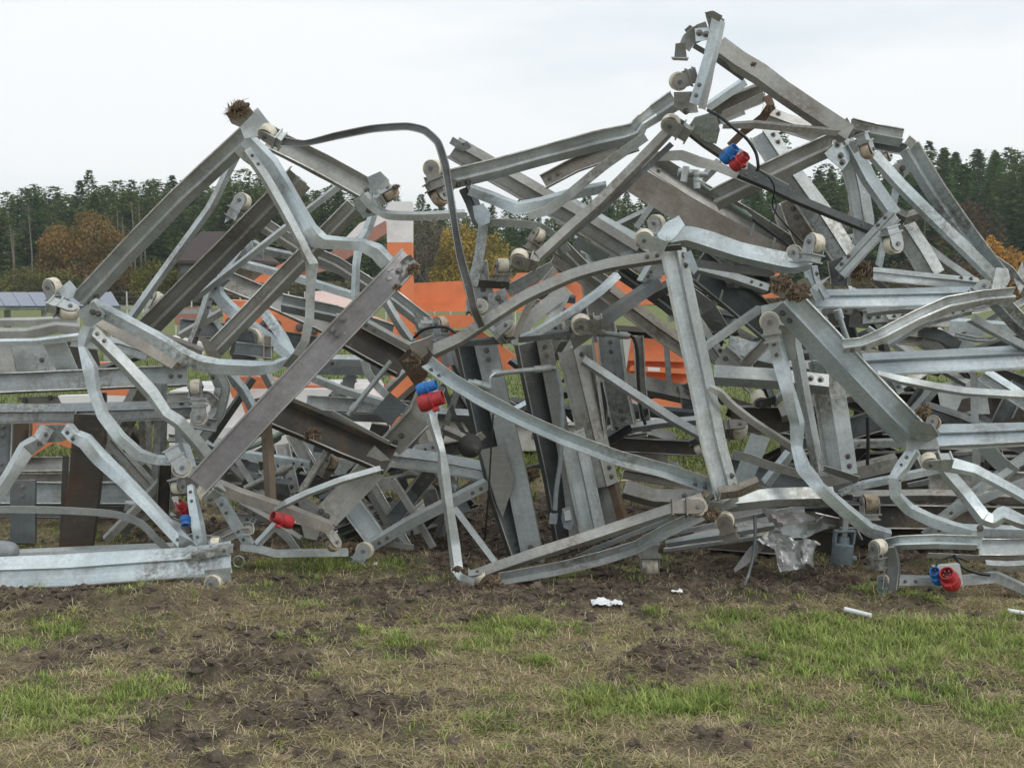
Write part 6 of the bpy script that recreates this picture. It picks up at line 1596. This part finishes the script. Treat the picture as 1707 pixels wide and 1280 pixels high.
T('clamped_pipe', 'short level pipe with a bent white hook in front of the columns', 'pipe', 880, 618, 7.6)
tube('pipe', [(828, 622, 7.65), (926, 613, 7.65)], 9, 'galv', collars=(.02, .82, .93))
tube('hook', [(826, 622, 7.6), (818, 628, 7.58), (816, 640, 7.58)], 4.5, 'bright')
T('clamped_pipe', 'stubby pipe behind the sagging angle bar', 'pipe', 800, 642, 7.6)
tube('pipe', [(780, 636, 7.7), (818, 646, 7.7)], 10, 'galv', collars=(.5, .9))
T('clamped_pipe', 'galvanised elbow pipe right of the round roller at centre', 'pipe', 1030, 558, 7.8)
tube('pipe', [(998, 555, 8.0), (1050, 560, 8.0)], 9, 'galv', collars=(.1, .9))
T('clamped_pipe', 'greenish conduit pipe clamped along the upper broad girder', 'pipe', 1200, 320, 7.8)
tube('conduit', [(1168, 308, 7.8), (1210, 336, 7.8), (1252, 362, 7.8)], 7, 'greentube', collars=(.02, .95))
tube('side_pipe', [(1135, 288, 7.8), (1180, 292, 7.8)], 10, 'galv', collars=(.1, .5))
tube('clamp', [(1140, 300, 7.75), (1144, 278, 7.75)], 8, 'galv', collars=(.2, .8))
tube('clamp', [(1162, 312, 7.75), (1160, 284, 7.75)], 8, 'galv', collars=(.2, .6, .9))
T('clamped_pipe', 'pale pipe standing in the gap below the upper right level beam', 'pipe', 1405, 560, 8.0)
tube('pipe', [(1398, 524, 8.2), (1410, 560, 8.2), (1424, 596, 8.2)], 10, 'bright', collars=(.05,))
T('rubber_bellows', 'black ribbed rubber bellows hanging left of the bright column', 'rubber bellows', 790, 748, 7.5)
c = P(790, 748, 7.45+DOFF); ax = Vector((.35, -.9, -.15)).normalized(); A = ax.cross(Vector((0, 0, 1))).normalized(); B = ax.cross(A); s = 7.3/FPX
V = []; F = []; pr = []
for k in range(9): pr += [(-34+k*6, 26-k*k*.28), (-31+k*6, 18-k*k*.22)]
pr += [(22, 5), (22, 0)]; pr = [(-34, 0)]+pr
for k in range(24):
    t = 2*math.pi*k/24
    for z, r in pr: V.append(c+ax*z*.62*s+(A*math.cos(t)+B*math.sin(t))*r*s*.78)
m = len(pr)
for k in range(24):
    for j in range(m-1): F.append((k*m+j, k*m+j+1, ((k+1) % 24)*m+j+1, ((k+1) % 24)*m+j))
mesh_obj('bellows', V, F, MAT['bellow'], CUR[0], smooth=25)
plate('mount', [(766, 742), (776, 734), (802, 720), (810, 728), (790, 745), (772, 760)], 7.6, 'dull')
T('junction_box', 'grey die cast junction box at the foot of the third column', 'junction box', 946, 868, 7.7)
slab('box', [(938, 850), (952, 847), (957, 868), (952, 884), (940, 880), (936, 866)], 7.4, .06, 'hose')
slab('lid', [(940, 853), (950, 850), (953, 866), (942, 868)], 7.385, .01, 'boxgrey')
T('cable_plug', 'small square plug on the end of the grey hanging hose', 'plug', 921, 865, 7.65)
slab('body', [(917, 857), (930, 856), (928, 873), (915, 873)], 7.37, .05, 'hose')
tube('gland', [(925, 850, 7.65), (924, 860, 7.65)], 9, 'rubber')
T('electric_motor', 'blue grey cylindrical motor standing on the mud at lower right', 'motor', 1404, 942, 7.7)
c0 = P(1402, 942, 7.85+DOFF); c1 = P(1406, 905, 7.85+DOFF)
r = 18*7.6/FPX; up = (c1-c0).normalized()
v, f = tube_world([c0, c0+up*.01, c0+up*.125, c0+up*.13], [r*.9, r, r, r*.9], 24); mesh_obj('drum', v, f, MAT['motor'], CUR[0], smooth=40)
v, f = tube_world([c0-up*.02, c0+up*.002], [r*.4, r*.6], 20); mesh_obj('base_ring', v, f, MAT['dark'], CUR[0], smooth=40)
for sx in (-1, 1):
    v, f = box_world(c0+up*.165+Vector((sx*r*.86, 0, 0)), Vector((.006, 0, 0)), Vector((0, .03, 0)), up*.035); mesh_obj('fork_side', v, f, MAT['motor'], CUR[0])
v, f = box_world(c0+up*.203, Vector((r*.95, 0, 0)), Vector((0, .03, 0)), up*.004); mesh_obj('fork_top', v, f, MAT['motor'], CUR[0])
v, f = tube_world([c0+up*.13, c0+up*.17], [r*.6, r*.5], 16); mesh_obj('neck', v, f, MAT['motor'], CUR[0], smooth=40)
v, f = box_world(c0+up*.24, Vector((.015, 0, 0)), Vector((0, .01, 0)), up*.07); mesh_obj('shaft', v, f, MAT['galv'], CUR[0])
v, f = tube_world([c0+up*.04+Vector((r, 0, 0)), c0+up*.04+Vector((r*1.35, 0, 0))], [r*.3, r*.3], 12); mesh_obj('side_boss', v, f, MAT['motor'], CUR[0], smooth=40)
T('grey_drum', 'rounded grey cylinder end poking in at the far left edge above the mud', 'cylinder', 5, 920, 7.5)
tube('drum', [(-30, 916, 7.5), (14, 920, 7.5), (24, 922, 7.5, .8), (30, 924, 7.5, .3)], 36, 'hose', seg=20)
T('aluminium_sheet', 'flat ribbed grey metal sheets sandwiched low at the right of centre', 'metal sheets', 1200, 900, 7.6)
for k, (a, b, c, d) in enumerate([((1112, 900), (1250, 868), (1300, 880), (1115, 912)), ((1108, 912), (1290, 884), (1300, 896), (1106, 920)), ((1150, 880), (1320, 850), (1350, 862), (1160, 892)), ((1210, 850), (1340, 845), (1345, 870), (1215, 868))]):
    plate('sheet', [a, b, c, d], [7.5+.1*k, 7.7+.1*k, 7.7+.1*k, 7.45+.1*k], ('galv', 'dull', 'mauve', 'mauve')[k], .004)
M('sheet_rib', [(1110, 906, 7.45), (1200, 892, 7.45), (1290, 876, 7.5)], 12, 'L', 'galv')
M('sheet_rib', [(1106, 917, 7.42), (1200, 904, 7.42), (1270, 894, 7.45)], 7, 'R', 'bright', 40)
M('sheet_rib', [(1120, 890, 7.6), (1230, 866, 7.6), (1340, 845, 7.6)], 9, 'R', 'bright', 30)
T('torn_aluminium', 'crumpled torn shiny aluminium sheet hanging to the mud beside the motor', 'crumpled metal', 1320, 940, 7.4)
sheet('torn_sheet', [(1268, 893, 7.4), (1322, 894, 7.4), (1344, 936, 7.3), (1298, 948, 7.3)], 16, 14, .042, 10, 'silver', tear=.5)
sheet('torn_sheet', [(1318, 893, 7.5), (1362, 900, 7.45), (1358, 935, 7.4), (1340, 942, 7.3)], 10, 12, .035, 12, 'silver', tear=.9)
sheet('torn_sheet', [(1270, 850, 7.6), (1345, 852, 7.6), (1380, 880, 7.5), (1285, 900, 7.5)], 12, 8, .03, 9, 'mauve', tear=.5)
sheet('torn_sheet', [(1300, 882, 7.45), (1376, 858, 7.4), (1372, 880, 7.4), (1310, 900, 7.4)], 10, 5, .02, 12, 'galv', tear=.5)
T('crumpled_strip', 'bent grey strip with its tip stuck in the mud left of the torn aluminium', 'metal strip', 1235, 945, 7.4)
M('strip', [(1272, 905, 7.45), (1255, 920, 7.4, 1.4), (1240, 936, 7.35), (1224, 951, 7.3, .4)], 15, 'R', 'mauve', 30)
T('ring_bolt', 'round ring on a thin bar left of the dark low hook', 'ring bolt', 398, 938, 7.3)
tube('ring', [(398+9*math.cos(a), 936+9*math.sin(a), 7.4) for a in [i*math.pi/6 for i in range(13)]], 3, 'galv')

# scraps on the ground
def onground(px, py):
    x, y = gpos(px, py); return Vector((x, y, gh(x, y)))
def scrap(label, cat, px, py, w, h, ang, seed, name='plastic_scrap'):
    c = onground(px, py); R = random.Random(seed); V = []; F = []; n = 7
    sx, sy = w*c.y/FPX/2, h*c.y/FPX
    for j in range(n):
        for i in range(n):
            a, b = i/(n-1)*2-1, j/(n-1)*2-1; k = 1-.3*abs(b)*R.random()
            V.append(c+Vector((a*sx*k, b*sy*1.8, .006+sy*(.55-.4*a*a)*abs(mnoise.noise(Vector((a*2.3+seed, b*2.3, 0))))*2.4+sy*.2*(b+1))))
    for j in range(n-1):
        for i in range(n-1): F.append((j*n+i, j*n+i+1, (j+1)*n+i+1, (j+1)*n+i))
    o = mesh_obj(name, V, F, MAT['paper'], None, origin=c, smooth=60); tag(o, label, cat); return o
scrap('crumpled white plastic scrap on the bare mud in front of the wreck', 'litter', 1003, 1022, 36, 9, 0, 1)
scrap('smaller flat white scrap just right of the crumpled one', 'litter', 1028, 1024, 20, 6, 0, 2)
scrap('tiny white scrap on the mud below the lower right sheets', 'litter', 1128, 1011, 20, 4, 0, 3)
scrap('tiny white chip on the grass left of the pale strip', 'litter', 625, 951, 8, 5, 0, 4)
def pipebit(label, px, py, px2, py2, dia):
    a, b = onground(px, py), onground(px2, py2); r = dia/2*a.y/FPX; up = Vector((0, 0, r+.012)); v1, f1 = tube_world([a+up, b+up], r, 14)
    o = mesh_obj('plastic_pipe', v1, f1, MAT['paper'], None, origin=(a+b)/2, smooth=40); tag(o, label, 'plastic pipe')
pipebit('white plastic pipe piece half sunk in the green grass at right', 1408, 1030, 1452, 1038, 8)
pipebit('short white pipe piece in the grass at the right edge', 1680, 1030, 1712, 1034, 8)

# straw and peat stuck to the steel
clump('muddy straw wad on the tip of the left peak', 396, 183, 7.4, 22, 300, 1, hang=.2)
clump('straw tuft on the torn top end of the diagonal channel', 688, 448, 7.2, 13, 160, 2, hang=.8)
clump('straw threads hanging below the torn channel end', 662, 478, 7.15, 8, 130, 3, hang=1.6)
clump('brown peat wad left on the right hand node', 1303, 472, 7.05, 20, 260, 4, hang=.9)
clump('brown peat wad right on the right hand node', 1330, 488, 7.05, 17, 240, 5, hang=.6)
clump('straw hank hanging between third and rightmost columns', 1020, 630, 7.9, 12, 220, 6, hang=2.0)
clump('dark root ball hanging behind the upper right fork', 1440, 450, 7.8, 26, 320, 7, hang=1.4)
clump('straw wad on the muddy roller of the lower right node', 1540, 684, 7.0, 14, 240, 8, hang=.2)
clump('straw caught in the fork of the highest frame', 1284, 180, 7.5, 9, 170, 9, hang=.9)
clump('peat wad on the roller at the foot of the front post', 1188, 856, 7.0, 15, 220, 10, hang=.9)
clump('dark root mass beside the bright leftmost column', 880, 792, 8.1, 18, 240, 11, hang=1.0)
clump('thin straw beard caught on the pale battered strip', 730, 800, 7.4, 8, 160, 12, hang=2.0)
clump('mud ball on the foot of the pale battered strip', 762, 948, 7.15, 9, 100, 13, hang=.6)
clump('grass sod heaped where the bottom bars meet the mud', 818, 972, 7.15, 18, 260, 14, hang=.3)
clump('small straw tuft on the roller box right of the left peak', 660, 312, 7.4, 7, 70, 15, hang=.3)
clump('burnt peat around the centre node beside the sockets', 690, 600, 7.35, 14, 90, 16, hang=.7)
clump('peat in the trough of the long blackened girder', 520, 722, 7.55, 14, 60, 17, hang=.6)
clump('straw heap under the low crossed frame', 582, 915, 7.8, 18, 260, 18, hang=.6)
clump('small straw fringe on top of the highest frame diagonal', 1256, 108, 7.2, 5, 60, 19, hang=.1)

for o in bpy.data.objects:
    if '_w' in o: del o['_w']
